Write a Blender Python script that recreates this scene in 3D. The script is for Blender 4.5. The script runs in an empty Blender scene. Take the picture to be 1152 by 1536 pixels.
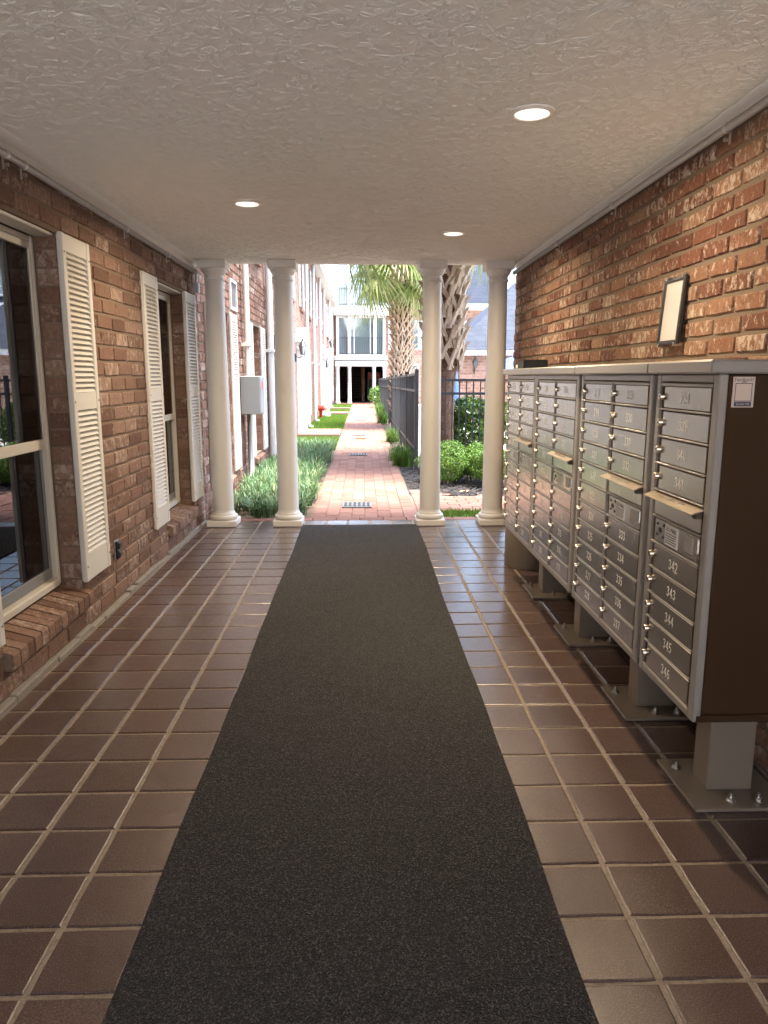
import bpy, math, random
from mathutils import Vector, Matrix
random.seed(7)
R = math.radians
scene = bpy.context.scene
COL = scene.collection

# ------------------------------------------------------------------ camera
FPX, YAW, PIT, CAMH = 1100.0, R(1.64), R(10.505), 1.5
cam = bpy.data.cameras.new('camera')
camo = bpy.data.objects.new('camera', cam); COL.objects.link(camo)
F = Vector((math.sin(YAW)*math.cos(PIT), math.cos(YAW)*math.cos(PIT), -math.sin(PIT)))
RT = Vector((math.cos(YAW), -math.sin(YAW), 0)); UP = RT.cross(F)
camo.matrix_world = Matrix(((RT.x, UP.x, -F.x, 0), (RT.y, UP.y, -F.y, 0), (RT.z, UP.z, -F.z, CAMH), (0, 0, 0, 1)))
cam.sensor_fit = 'VERTICAL'; cam.sensor_height = 32.0; cam.lens = FPX/1536*32.0
cam.clip_start = 0.05; cam.clip_end = 500
scene.camera = camo

# ------------------------------------------------------------------ world, sun, exposure
SUN_AZ, SUN_EL = R(125), R(78)
w = bpy.data.worlds.new('World'); scene.world = w; w.use_nodes = True
nt = w.node_tree; nt.nodes.clear()
sky = nt.nodes.new('ShaderNodeTexSky'); sky.sky_type = 'NISHITA'; sky.sun_disc = False
sky.sun_elevation = SUN_EL; sky.sun_rotation = SUN_AZ; sky.dust_density = 3.0; sky.air_density = 1.0; sky.ozone_density = 1.0
bg = nt.nodes.new('ShaderNodeBackground'); bg.inputs['Strength'].default_value = 0.15
wo = nt.nodes.new('ShaderNodeOutputWorld')
nt.links.new(sky.outputs[0], bg.inputs[0]); nt.links.new(bg.outputs[0], wo.inputs[0])
sd = bpy.data.lights.new('sun', 'SUN'); sd.energy = 1.5; sd.angle = R(14); sd.color = (1.0, 0.95, 0.87)
so = bpy.data.objects.new('sun', sd); COL.objects.link(so)
sdir = Vector((math.sin(SUN_AZ)*math.cos(SUN_EL), math.cos(SUN_AZ)*math.cos(SUN_EL), math.sin(SUN_EL)))
so.rotation_euler = sdir.to_track_quat('Z', 'Y').to_euler(); so.location = (10, 5, 20)
LAMP_W = 3.6
vs = scene.view_settings
vs.view_transform = 'Standard'; vs.look = 'None'; vs.gamma = 1.0; vs.use_curve_mapping = False
vs.exposure = 3.5
cy = scene.cycles
cy.max_bounces = 10; cy.diffuse_bounces = 5; cy.glossy_bounces = 4; cy.transparent_max_bounces = 12
cy.caustics_reflective = True; cy.blur_glossy = 0.6; cy.caustics_refractive = False
cy.sample_clamp_indirect = 6.0

# ------------------------------------------------------------------ helpers
class MB:
    """collects faces and links them as one mesh object"""
    def __init__(s): s.v = []; s.f = []
    def face(s, *pts):
        i = len(s.v); s.v += [tuple(p) for p in pts]; s.f.append(tuple(range(i, i+len(pts)))); return s
    def add(s, v, f):
        i = len(s.v); s.v += [tuple(p) for p in v]; s.f += [tuple(k+i for k in q) for q in f]; return s
    def box(s, x0, x1, y0, y1, z0, z1, b=0.0):
        if x0 > x1: x0, x1 = x1, x0
        if y0 > y1: y0, y1 = y1, y0
        if z0 > z1: z0, z1 = z1, z0
        if b <= 0:
            v = [(x0,y0,z0),(x1,y0,z0),(x1,y1,z0),(x0,y1,z0),(x0,y0,z1),(x1,y0,z1),(x1,y1,z1),(x0,y1,z1)]
            return s.add(v, [(0,3,2,1),(4,5,6,7),(0,1,5,4),(1,2,6,5),(2,3,7,6),(3,0,4,7)])
        b = min(b, (x1-x0)*.45, (y1-y0)*.45, (z1-z0)*.45)
        c = ((x0+x1)/2, (y0+y1)/2, (z0+z1)/2); h = ((x1-x0)/2, (y1-y0)/2, (z1-z0)/2)
        idx = {}; v = []
        for sx in (-1, 1):
            for sy in (-1, 1):
                for sz in (-1, 1):
                    for ax in range(3):
                        sg = (sx, sy, sz); p = []
                        for k in range(3): p.append(c[k]+sg[k]*(h[k] if k == ax else h[k]-b))
                        idx[(sx, sy, sz, ax)] = len(v); v.append(tuple(p))
        f = []
        for ax in range(3):
            a, d = (ax+1) % 3, (ax+2) % 3
            for sg in (-1, 1):
                q = []
                for (u, t) in ((-1,-1),(1,-1),(1,1),(-1,1)):
                    k = [0,0,0]; k[ax] = sg; k[a] = u; k[d] = t
                    q.append(idx[(k[0],k[1],k[2],ax)])
                f.append(tuple(q if sg > 0 else q[::-1]))
            for u in (-1, 1):          # edges running along ax
                for t in (-1, 1):
                    k0 = [0,0,0]; k1 = [0,0,0]
                    k0[ax] = -1; k1[ax] = 1; k0[a] = k1[a] = u; k0[d] = k1[d] = t
                    q = [idx[(*k0,a)], idx[(*k1,a)], idx[(*k1,d)], idx[(*k0,d)]]
                    f.append(tuple(q[::-1] if u*t > 0 else q))
        for sx in (-1, 1):
            for sy in (-1, 1):
                for sz in (-1, 1):
                    q = [idx[(sx,sy,sz,0)], idx[(sx,sy,sz,1)], idx[(sx,sy,sz,2)]]
                    f.append(tuple(q if sx*sy*sz > 0 else q[::-1]))
        return s.add(v, f)
    def prism(s, poly, axis, a, b):
        """extrude a 2-D polygon along an axis: axis 1 -> poly is (x,z), axis 0 -> (y,z), axis 2 -> (x,y)"""
        def P(p, t): return {0: (t, p[0], p[1]), 1: (p[0], t, p[1]), 2: (p[0], p[1], t)}[axis]
        n = len(poly)
        v = [P(p, a) for p in poly]+[P(p, b) for p in poly]
        f = [tuple(range(n))[::-1], tuple(range(n, 2*n))]+[(i, (i+1) % n, n+(i+1) % n, n+i) for i in range(n)]
        return s.add(v, f)
    def tube(s, pts, r, n=8, cap=True):
        pts = [Vector(p) for p in pts]; rs = r if isinstance(r, (list, tuple)) else [r]*len(pts)
        v = []; f = []
        for i, p in enumerate(pts):
            d = (pts[min(i+1, len(pts)-1)]-pts[max(i-1, 0)]).normalized()
            a = Vector((0,0,1)) if abs(d.z) < .9 else Vector((1,0,0))
            u = d.cross(a).normalized(); t = d.cross(u)
            for k in range(n):
                an = 2*math.pi*k/n
                v.append(p+(u*math.cos(an)+t*math.sin(an))*rs[i])
        for i in range(len(pts)-1):
            for k in range(n):
                f.append((i*n+k, i*n+(k+1) % n, (i+1)*n+(k+1) % n, (i+1)*n+k))
        if cap: f += [tuple(range(n)), tuple(range((len(pts)-1)*n, len(pts)*n))[::-1]]
        return s.add(v, f)
    def lathe(s, cx, cy, prof, n=32):
        v = []; f = []
        for (r, z) in prof:
            for k in range(n):
                an = 2*math.pi*k/n; v.append((cx+r*math.cos(an), cy+r*math.sin(an), z))
        m = len(prof)
        for i in range(m-1):
            for k in range(n):
                f.append((i*n+k, i*n+(k+1) % n, (i+1)*n+(k+1) % n, (i+1)*n+k))
        f += [tuple(range(n))[::-1], tuple(range((m-1)*n, m*n))]
        return s.add(v, f)
    def build(s, name, mat, parent=None, smooth=False, label=None, kind=None, origin=None):
        xs = list(zip(*s.v))
        c = origin or Vector([(min(a)+max(a))/2 for a in xs])
        me = bpy.data.meshes.new(name)
        me.from_pydata([(p[0]-c[0], p[1]-c[1], p[2]-c[2]) for p in s.v], [], s.f)
        me.materials.append(mat)
        if smooth: me.shade_smooth() if smooth is True else smooth_by_angle(me, smooth)
        me.update()
        o = bpy.data.objects.new(name, me); COL.objects.link(o)
        place(o, c, parent)
        if label: o['label'] = label
        if kind: o['kind'] = kind
        return o

def smooth_by_angle(me, ang):
    import bmesh
    bm = bmesh.new(); bm.from_mesh(me)
    bmesh.ops.remove_doubles(bm, verts=bm.verts, dist=1e-5)
    for f_ in bm.faces: f_.smooth = True
    for e in bm.edges:
        if len(e.link_faces) == 2 and e.calc_face_angle(0) > ang: e.smooth = False
    bm.to_mesh(me); bm.free()

WL = {}                                     # world location of every object
def place(o, c, parent=None):
    c = Vector(c); WL[o.name] = c
    if parent is not None:
        o.parent = parent; o.location = c-WL[parent.name]
    else: o.location = c
def inst(name, me, c, parent=None, scale=None, rot=None):
    o = bpy.data.objects.new(name, me); COL.objects.link(o); place(o, c, parent)
    if scale: o.scale = scale
    if rot: o.rotation_euler = rot
    return o
def thing(name, loc, label, cat, group=None):
    o = bpy.data.objects.new(name, None); COL.objects.link(o); o.empty_display_size = .1
    place(o, loc); o['label'] = label; o['category'] = cat
    if group: o['group'] = group
    return o
def tag(o, label, cat, group=None):
    o['label'] = label; o['category'] = cat
    if group: o['group'] = group
    return o
def struct(o): o['kind'] = 'structure'; return o
def mesh_of(mb, name, mat, smooth=False):
    me = bpy.data.meshes.new(name); me.from_pydata(mb.v, [], mb.f); me.materials.append(mat)
    if smooth: me.shade_smooth()
    me.update(); return me
def text(name, body, size, mat, c, rot, parent, ext=.0005):
    cu = bpy.data.curves.new(name, 'FONT'); cu.body = body; cu.size = size; cu.align_x = 'CENTER'; cu.align_y = 'CENTER'
    cu.extrude = ext; cu.materials.append(mat)
    tmp = bpy.data.objects.new('lettering_curve', cu); COL.objects.link(tmp)
    me = bpy.data.meshes.new_from_object(tmp); me.name = name
    bpy.data.objects.remove(tmp); bpy.data.curves.remove(cu)
    o = bpy.data.objects.new(name, me); COL.objects.link(o); place(o, c, parent); o.rotation_euler = rot
    return o

# ------------------------------------------------------------------ materials
class NB:
    def __init__(s, name):
        s.m = bpy.data.materials.new(name); s.m.use_nodes = True
        s.t = s.m.node_tree; s.t.nodes.clear()
        s.out = s.n('ShaderNodeOutputMaterial'); s.p = s.n('ShaderNodeBsdfPrincipled')
        s.l(s.p.outputs[0], s.out.inputs[0])
    def n(s, ty, **k):
        x = s.t.nodes.new(ty)
        for a, b in k.items(): setattr(x, a, b)
        return x
    def l(s, a, b): s.t.links.new(a, b)
    def set(s, **k):
        for a, b in k.items():
            i = s.p.inputs[a.replace('_', ' ')]
            if hasattr(b, 'is_output'): s.l(b, i)
            else: i.default_value = b if not (isinstance(b, tuple) and len(b) == 3) else (*b, 1)
        return s
    def pos(s, scale=1, kind='world'):
        if kind == 'world': o = s.n('ShaderNodeNewGeometry').outputs['Position']
        else: o = s.n('ShaderNodeTexCoord').outputs['Object']
        mp = s.n('ShaderNodeMapping'); s.l(o, mp.inputs[0])
        mp.inputs['Scale'].default_value = scale if isinstance(scale, tuple) else (scale,)*3
        return mp.outputs[0]
    def noise(s, vec, sc, det=3, rough=.55, dist=0.0):
        x = s.n('ShaderNodeTexNoise'); s.l(vec, x.inputs['Vector'])
        x.inputs['Scale'].default_value = sc; x.inputs['Detail'].default_value = det
        x.inputs['Roughness'].default_value = rough; x.inputs['Distortion'].default_value = dist
        return x.outputs['Fac']
    def ramp(s, fac, stops, interp='LINEAR'):
        x = s.n('ShaderNodeValToRGB'); s.l(fac, x.inputs[0]); cr = x.color_ramp; cr.interpolation = interp
        while len(cr.elements) < len(stops): cr.elements.new(.5)
        for e, (p, c) in zip(cr.elements, stops):
            e.position = p; e.color = (*c, 1) if isinstance(c, tuple) else (c, c, c, 1)
        return x.outputs[0]
    def math(s, op, a, b=None, c=None, clamp=False):
        x = s.n('ShaderNodeMath', operation=op, use_clamp=clamp)
        for i, q in enumerate((a, b, c)):
            if q is None: continue
            if hasattr(q, 'is_output'): s.l(q, x.inputs[i])
            else: x.inputs[i].default_value = q
        return x.outputs[0]
    def mix(s, fac, a, b, mode='MIX'):
        x = s.n('ShaderNodeMix', data_type='RGBA', blend_type=mode)
        for i, q in ((0, fac), (6, a), (7, b)):
            if hasattr(q, 'is_output'): s.l(q, x.inputs[i])
            elif i == 0: x.inputs[0].default_value = q
            else: x.inputs[i].default_value = (*q, 1)
        return x.outputs[2]
    def bump(s, h, strength=.3, dist=.01, prev=None):
        x = s.n('ShaderNodeBump'); s.l(h, x.inputs['Height'])
        x.inputs['Strength'].default_value = strength; x.inputs['Distance'].default_value = dist
        if prev is not None: s.l(prev, x.inputs['Normal'])
        return x.outputs[0]
    def rnd(s):
        a = s.n('ShaderNodeObjectInfo').outputs['Random']; b = s.n('ShaderNodeNewGeometry').outputs['Random Per Island']
        return s.math('FRACT', s.math('ADD', a, b))

def plain(name, col, rough=.5, metal=0.0, var=.12, sc=6.0, bump=0.0, bsc=80, spec=.5):
    b = NB(name); p = b.pos()
    nz = b.noise(p, sc, 4)
    c = b.mix(nz, tuple(x*(1-var) for x in col), tuple(min(1, x*(1+var)) for x in col))
    b.set(Base_Color=c, Roughness=rough, Metallic=metal, Specular_IOR_Level=spec)
    if bump: b.set(Normal=b.bump(b.noise(p, bsc, 3), bump, .004))
    return b.m

def brick_mat(name, stops, white=.35, wlo=.5, whi=.62, wcol=(.42, .35, .29), rough=.9):
    b = NB(name); p = b.pos(); r = b.rnd()
    base = b.ramp(r, stops)
    n1 = b.noise(p, 9, 5, .65); n2 = b.noise(p, 55, 4, .7)
    base = b.mix(b.math('MULTIPLY', n1, .8), base, b.mix(n2, (.12, .05, .035), (.5, .33, .23)), 'SOFT_LIGHT')
    base = b.mix(b.ramp(n2, [(.30, .55), (.5, 0.0)]), base, (.07, .035, .025))
    # lime left on the faces, more on some bricks than on others
    r2 = b.math('FRACT', b.math('MULTIPLY', r, 7.31))
    pv = b.pos((1, 1, .7))
    wn = b.math('ADD', b.noise(pv, 30, 5, .75, .4), b.math('MULTIPLY', b.math('SUBTRACT', r2, .5), white))
    wm = b.ramp(wn, [(wlo, 0.0), (whi, .85)])
    col = b.mix(wm, base, wcol)
    h = b.math('ADD', b.math('MULTIPLY', n2, .6), b.math('MULTIPLY', b.noise(p, 160, 3, .7), .4))
    h = b.math('ADD', h, b.math('MULTIPLY', wm, .25))
    b.set(Base_Color=col, Roughness=rough, Specular_IOR_Level=.25, Normal=b.bump(h, .7, .006))
    return b.m
BRICK_L = brick_mat('brick_tan', [(0, (.145, .092, .070)), (.3, (.215, .142, .108)), (.65, (.285, .203, .160)), (.85, (.235, .150, .115)), (1, (.19, .125, .096))], .20, .53, .70, (.42, .335, .28))
BRICK_R = brick_mat('brick_red', [(0, (.135, .064, .043)), (.3, (.20, .098, .066)), (.55, (.285, .175, .113)), (.8, (.215, .118, .080)), (1, (.32, .22, .148))], .10, .52, .63, (.50, .415, .34))
BRICK_O = brick_mat('brick_pink', [(0, (.18, .095, .066)), (.4, (.25, .135, .097)), (.8, (.29, .18, .135)), (1, (.21, .115, .078))], .4, .60, .76, (.44, .36, .31))
def mortar_mat(name, col):
    b = NB(name); p = b.pos(); n = b.noise(p, 60, 4, .7)
    b.set(Base_Color=b.mix(n, tuple(c*.65 for c in col), tuple(c*1.2 for c in col)), Roughness=.95, Specular_IOR_Level=.2,
          Normal=b.bump(b.noise(p, 140, 3, .7), .6, .004))
    return b.m
MORTAR_L = mortar_mat('mortar_tan', (.215, .155, .115)); MORTAR_R = mortar_mat('mortar_brown', (.20, .15, .11))
MORTAR_G = mortar_mat('mortar_grey', (.27, .245, .22))

def far_brick(name, along):
    b = NB(name); g = b.n('ShaderNodeNewGeometry').outputs['Position']
    sp = b.n('ShaderNodeSeparateXYZ'); b.l(g, sp.inputs[0]); cb = b.n('ShaderNodeCombineXYZ')
    b.l(sp.outputs[along], cb.inputs[0]); b.l(sp.outputs[2], cb.inputs[1])
    br = b.n('ShaderNodeTexBrick'); b.l(cb.outputs[0], br.inputs['Vector'])
    br.inputs['Scale'].default_value = 1; br.inputs['Brick Width'].default_value = .25; br.inputs['Row Height'].default_value = .09
    br.inputs['Mortar Size'].default_value = .008; br.inputs['Bias'].default_value = -.1
    br.inputs['Color1'].default_value = (.20, .095, .062, 1); br.inputs['Color2'].default_value = (.33, .20, .145, 1); br.inputs['Mortar'].default_value = (.30, .25, .21, 1)
    n = b.noise(b.pos(), 7, 4, .7)
    c = b.mix(b.ramp(n, [(.5, 0.0), (.75, .6)]), br.outputs[0], (.38, .31, .27))
    b.set(Base_Color=c, Roughness=.9, Specular_IOR_Level=.2, Normal=b.bump(br.outputs['Fac'], -.6, .01))
    return b.m
FARB_X = far_brick('brick_far_side', 1); FARB_Y = far_brick('brick_far_front', 0)

def tile_mat():
    b = NB('quarry_tile'); p = b.pos(); r = b.rnd()
    base = b.ramp(r, [(0, (.042, .023, .019)), (.25, (.078, .046, .037)), (.5, (.058, .034, .030)), (.75, (.096, .060, .049)), (1, (.068, .044, .040))])
    n1 = b.noise(p, 3.2, 5, .6); n2 = b.noise(p, 260, 3, .75); n3 = b.noise(p, 26, 4, .65)
    base = b.mix(b.ramp(n1, [(.35, .0), (.7, .5)]), base, (.10, .066, .056))
    base = b.mix(b.ramp(n3, [(.55, 0.0), (.8, .35)]), base, (.07, .04, .035))
    base = b.mix(b.ramp(n2, [(.52, 0.0), (.66, .62)]), base, (.27, .19, .16))
    base = b.mix(b.ramp(n2, [(.34, .75), (.46, 0.0)]), base, (.022, .012, .010))
    rg = b.math('ADD', b.math('MULTIPLY', n3, .20), .22)
    nb = b.bump(b.noise(b.pos(), 7, 3, .5), .25, .005)
    nb = b.bump(n2, .22, .0025, nb)
    b.set(Base_Color=base, Roughness=rg, Specular_IOR_Level=.3, Normal=nb, Coat_Weight=b.ramp(n3, [(.3, .55), (.65, 1.0)]), Coat_Roughness=b.math('ADD', b.math('MULTIPLY', n3, .16), .12), Coat_IOR=1.58, Coat_Normal=nb)
    return b.m
TILE = tile_mat()
GB = NB('tile_grout'); _p = GB.pos(); _a = GB.noise(_p, 3.5, 5, .7); _b = GB.noise(_p, 70, 4, .7)
_c = GB.mix(_a, (.22, .175, .135), (.36, .30, .24)); _c = GB.mix(GB.ramp(_b, [(.35, .55), (.55, 0.0)]), _c, (.13, .095, .07))
GB.set(Base_Color=_c, Roughness=.9, Specular_IOR_Level=.2, Normal=GB.bump(_b, .6, .004)); GROUT = GB.m
def carpet_mat():
    b = NB('carpet_pile'); p = b.pos()
    v = b.n('ShaderNodeTexVoronoi', feature='F1'); b.l(b.pos((1, .8, 1)), v.inputs['Vector']); v.inputs['Scale'].default_value = 290
    n = b.noise(p, 330, 3, .7); big = b.noise(p, 1.7, 4, .6)
    c = b.ramp(b.math('ADD', b.math('MULTIPLY', v.outputs['Color'], .5), b.math('MULTIPLY', n, .5)), [(.34, (.005, .0045, .005)), (.5, (.017, .0155, .016)), (.6, (.050, .047, .047)), (.72, (.17, .16, .157))])
    c = b.mix(b.ramp(big, [(.3, .0), (.7, .22)]), c, (.06, .057, .057))
    h = b.math('ADD', b.math('MULTIPLY', v.outputs['Distance'], 1.2), n)
    b.set(Base_Color=c, Roughness=1.0, Specular_IOR_Level=.1, Normal=b.bump(h, 1.0, .008), Sheen_Weight=.12, Sheen_Roughness=.5)
    return b.m
CARPET = carpet_mat()

def ceiling_mat():
    b = NB('ceiling_stomp'); g = b.pos()
    h = b.math('ADD', b.noise(g, 55, 4, .7), b.math('MULTIPLY', b.noise(g, 160, 2, .6), .4))
    b.set(Base_Color=b.mix(b.noise(g, 30, 4, .6), (.80, .785, .735), (.86, .845, .795)), Roughness=.85, Specular_IOR_Level=.25, Normal=b.bump(h, .5, .005))
    return b.m
CEIL = ceiling_mat()

CB = NB('cream_paint'); _p = CB.pos(); _n = CB.noise(CB.pos((1, 1, .35)), 7, 6, .7); _f = CB.noise(_p, 38, 4, .75)
_c = CB.mix(CB.noise(_p, 2.5, 3), (.61, .585, .535), (.67, .645, .595)); _c = CB.mix(CB.ramp(_n, [(.56, 0.0), (.75, .28)]), _c, (.40, .35, .28)); _c = CB.mix(CB.ramp(_f, [(.66, 0.0), (.74, .35)]), _c, (.36, .31, .25))
CB.set(Base_Color=_c, Roughness=CB.math('ADD', CB.math('MULTIPLY', _n, .25), .35), Normal=CB.bump(CB.noise(_p, 70, 4, .6), .12, .004)); CREAM = CB.m
WHITE = plain('white_paint', (.78, .76, .72), .4, var=.05, sc=4, bump=.04)
SHUT = plain('shutter_vinyl', (.60, .575, .525), .45, var=.06, sc=5, bump=.10, bsc=50)
VINYL = plain('window_vinyl', (.56, .53, .47), .35, var=.04)
WHITEO = plain('white_trim', (.56, .56, .555), .45, var=.04)
GREYP = plain('grey_paint', (.19, .195, .20), .4, var=.06)
CONDUIT = plain('conduit_grey', (.36, .355, .35), .4, .3, var=.1, sc=8)
STEEL = plain('zinc_steel', (.55, .53, .5), .3, 1.0)
BRONZE = plain('bronze_in_shade', (.042, .021, .009), .6, spec=.15, var=.06, sc=10, bump=.05, bsc=300)  # bronze paint, deepened so the unlit cabinet side stays dark
TAUPE = plain('powder_coat_taupe', (.205, .165, .122), .42, var=.06, sc=10, bump=.05, bsc=300)
TAUPEL = plain('powder_coat_frame', (.37, .345, .31), .34, .45, var=.05, sc=10)
RECESS = plain('recess_brown', (.05, .034, .022), .6)
IRON = plain('cast_iron', (.12, .12, .12), .5)
HOOD = plain('hood_lamp_tan', (.44, .36, .26), .32, .7, var=.05)  # tan carries the warm lamp's reflection in the metal colour
BLACK = plain('black_paint', (.018, .018, .02), .4)
BLACKP = plain('black_plastic', (.012, .012, .012), .5)
DARKROOM = plain('dark_room', (.05, .045, .04), .9)
BRASSP = plain('nickel', (.62, .56, .47), .25, 1.0)
ENGR = plain('engraved_silver', (.88, .86, .80), .5)
LABELM = plain('label_white', (.75, .74, .70), .5)
PRINT = plain('print_black', (.02, .02, .02), .6)
STICK = plain('sticker_tan', (.55, .44, .36), .5)
NAVY = plain('print_navy', (.02, .03, .08), .5)
SLATE = None
def door_mat():
    b = NB('brushed_aluminium'); p = b.pos((3, 40, 3)); r = b.rnd()
    st = b.noise(b.pos((10, 300, 8)), 1, 3, .6)
    base = b.mix(b.math('MULTIPLY', b.math('ADD', st, r), .5), (.50, .48, .44), (.66, .64, .60))
    b.set(Base_Color=base, Metallic=1.0, Roughness=b.math('ADD', b.math('ADD', b.math('MULTIPLY', st, .12), .12), b.math('MULTIPLY', b.noise(b.pos(), 14, 5, .7), .12)), Normal=b.bump(b.noise(b.pos(), 5, 2), .06, .004))
    return b.m
ALU = door_mat()
def glass_mat(name, tint=(.75, .8, .78), ior=1.75, rough=.004):
    b = NB(name); b.t.nodes.remove(b.p)
    tr = b.n('ShaderNodeBsdfTransparent'); tr.inputs[0].default_value = (*tint, 1)
    gl = b.n('ShaderNodeBsdfGlossy'); gl.inputs['Roughness'].default_value = rough; gl.inputs[0].default_value = (.95, .97, 1, 1)
    fr = b.n('ShaderNodeFresnel'); fr.inputs['IOR'].default_value = ior
    nb = b.bump(b.noise(b.pos(), 2.2, 2), .02, .01); b.l(nb, gl.inputs['Normal'])
    mx = b.n('ShaderNodeMixShader'); b.l(fr.outputs[0], mx.inputs[0]); b.l(tr.outputs[0], mx.inputs[1]); b.l(gl.outputs[0], mx.inputs[2])
    b.l(mx.outputs[0], b.out.inputs[0]); return b.m
GLASS = glass_mat('window_glass', (.55, .58, .56), 2.0); SCREEN = glass_mat('screened_glass', (.2, .2, .22), 1.7)
def solid_glass(name, col, rough=.05):
    b = NB(name); b.set(Base_Color=col, Roughness=rough, Specular_IOR_Level=1.0, Coat_Weight=1.0, Coat_IOR=1.9, Normal=b.bump(b.noise(b.pos(), 1.5, 2), .05, .02)); return b.m
PANE_FAR = solid_glass('pane_far', (.10, .13, .14))
def emis(name, col, st):
    b = NB(name); b.set(Base_Color=(.8, .8, .8), Emission_Color=col, Emission_Strength=st); return b.m
GLARE = NB('glare_sheet').set(Base_Color=(.62, .58, .53), Roughness=.35, Coat_Weight=1.0, Coat_IOR=1.8, Coat_Roughness=.03).m  # pale sheet colour stands in for the bright outdoors reflected in the glass
LENS = emis('lamp_lens', (1.0, .88, .70), .16)
MIRROR = NB('picture_glass').set(Base_Color=(.86, .85, .84), Metallic=.85, Roughness=.06).m
def shingle_mat():
    b = NB('slate_shingle'); g = b.n('ShaderNodeNewGeometry').outputs['Position']
    sp = b.n('ShaderNodeSeparateXYZ'); b.l(g, sp.inputs[0]); cb = b.n('ShaderNodeCombineXYZ')
    b.l(b.math('ADD', sp.outputs[0], sp.outputs[1]), cb.inputs[0]); b.l(sp.outputs[2], cb.inputs[1])
    br = b.n('ShaderNodeTexBrick'); b.l(cb.outputs[0], br.inputs['Vector']); br.inputs['Scale'].default_value = 1
    br.inputs['Brick Width'].default_value = .34; br.inputs['Row Height'].default_value = .17; br.inputs['Mortar Size'].default_value = .012
    br.inputs['Color1'].default_value = (.022, .030, .046, 1); br.inputs['Color2'].default_value = (.045, .056, .080, 1); br.inputs['Mortar'].default_value = (.015, .018, .024, 1)
    b.set(Base_Color=b.mix(b.noise(g, 6, 4), br.outputs[0], (.045, .052, .068)), Specular_IOR_Level=.2, Roughness=.8, Normal=b.bump(br.outputs['Fac'], -.6, .02)); return b.m
SLATE = shingle_mat()
def paver_mat():
    b = NB('clay_paver'); p = b.pos(); r = b.rnd()
    base = b.ramp(r, [(0, (.165, .078, .056)), (.4, (.205, .102, .076)), (.8, (.235, .128, .098)), (1, (.19, .096, .072))])
    n = b.noise(p, 14, 5, .65)
    c = b.mix(b.ramp(n, [(.45, 0.0), (.75, .5)]), base, (.26, .165, .13))
    c = b.mix(b.ramp(b.noise(p, 1.1, 4), [(.5, 0.0), (.8, .35)]), c, (.2, .14, .11))
    b.set(Base_Color=c, Roughness=.8, Specular_IOR_Level=.3, Normal=b.bump(b.noise(p, 90, 4, .7), .4, .004)); return b.m
PAVER = paver_mat()
SAND = mortar_mat('joint_sand', (.20, .14, .11))
SOIL = plain('soil', (.12, .085, .06), .95, var=.4, sc=12, bump=.8, bsc=30)
MULCH = plain('black_mulch', (.030, .027, .027), .95, var=.5, sc=30, bump=1.0, bsc=60)
DECK = plain('pool_deck_concrete', (.48, .45, .41), .85, var=.1, sc=1.2, bump=.2)
def leaf_mat(name, stops, tr=.25, rough=.45):
    b = NB(name); r = b.n('ShaderNodeNewGeometry').outputs['Random Per Island']
    c = b.ramp(b.math('FRACT', b.math('ADD', r, b.math('MULTIPLY', b.noise(b.pos(), 3, 2), .35))), stops)
    b.t.nodes.remove(b.p)
    p = b.n('ShaderNodeBsdfPrincipled'); b.l(c, p.inputs['Base Color']); p.inputs['Roughness'].default_value = rough; p.inputs['Specular IOR Level'].default_value = .4
    tl = b.n('ShaderNodeBsdfTranslucent'); b.l(c, tl.inputs[0])
    mx = b.n('ShaderNodeMixShader'); mx.inputs[0].default_value = tr
    b.l(p.outputs[0], mx.inputs[1]); b.l(tl.outputs[0], mx.inputs[2]); b.l(mx.outputs[0], b.out.inputs[0]); return b.m
BOX_L = leaf_mat('boxwood_leaf', [(0, (.045, .10, .018)), (.5, (.09, .19, .025)), (1, (.17, .30, .04))])
SHRUB_L = leaf_mat('glossy_leaf', [(0, (.03, .075, .018)), (.5, (.08, .17, .03)), (1, (.22, .33, .05))], .2, .3)
LIRI = leaf_mat('liriope_blade', [(0, (.04, .10, .03)), (.45, (.08, .17, .055)), (.78, (.16, .25, .12)), (.94, (.26, .33, .21)), (1, (.36, .28, .10))], .2)
GRASS = leaf_mat('grass_blade', [(0, (.075, .15, .018)), (.6, (.125, .225, .026)), (1, (.20, .28, .045))], .3)
FROND = leaf_mat('palm_leaf', [(0, (.14, .19, .05)), (.5, (.23, .28, .085)), (.85, (.33, .37, .13)), (1, (.40, .36, .15))], .5)
BOOT = NB('palm_boot')
_p = BOOT.pos(); _r = BOOT.rnd()
BOOT.set(Base_Color=BOOT.mix(BOOT.noise(BOOT.pos((1, 1, .3)), 22, 4, .6), BOOT.ramp(_r, [(0, (.24, .15, .085)), (.5, (.36, .255, .17)), (1, (.42, .34, .26))]), (.46, .36, .26)), Roughness=.85, Normal=BOOT.bump(BOOT.noise(BOOT.pos((1, 1, .15)), 90, 3), .5, .006))
BOOT = BOOT.m
BARK = plain('palm_bark', (.15, .085, .052), .95, var=.8, sc=30, bump=1.0, bsc=40)
TRUNKM = plain('bark', (.22, .17, .13), .9, var=.3, sc=20, bump=.8)
BLUEF = plain('blue_canvas', (.05, .11, .32), .8, var=.1)
RED = plain('red_paint', (.5, .03, .025), .4)

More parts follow.
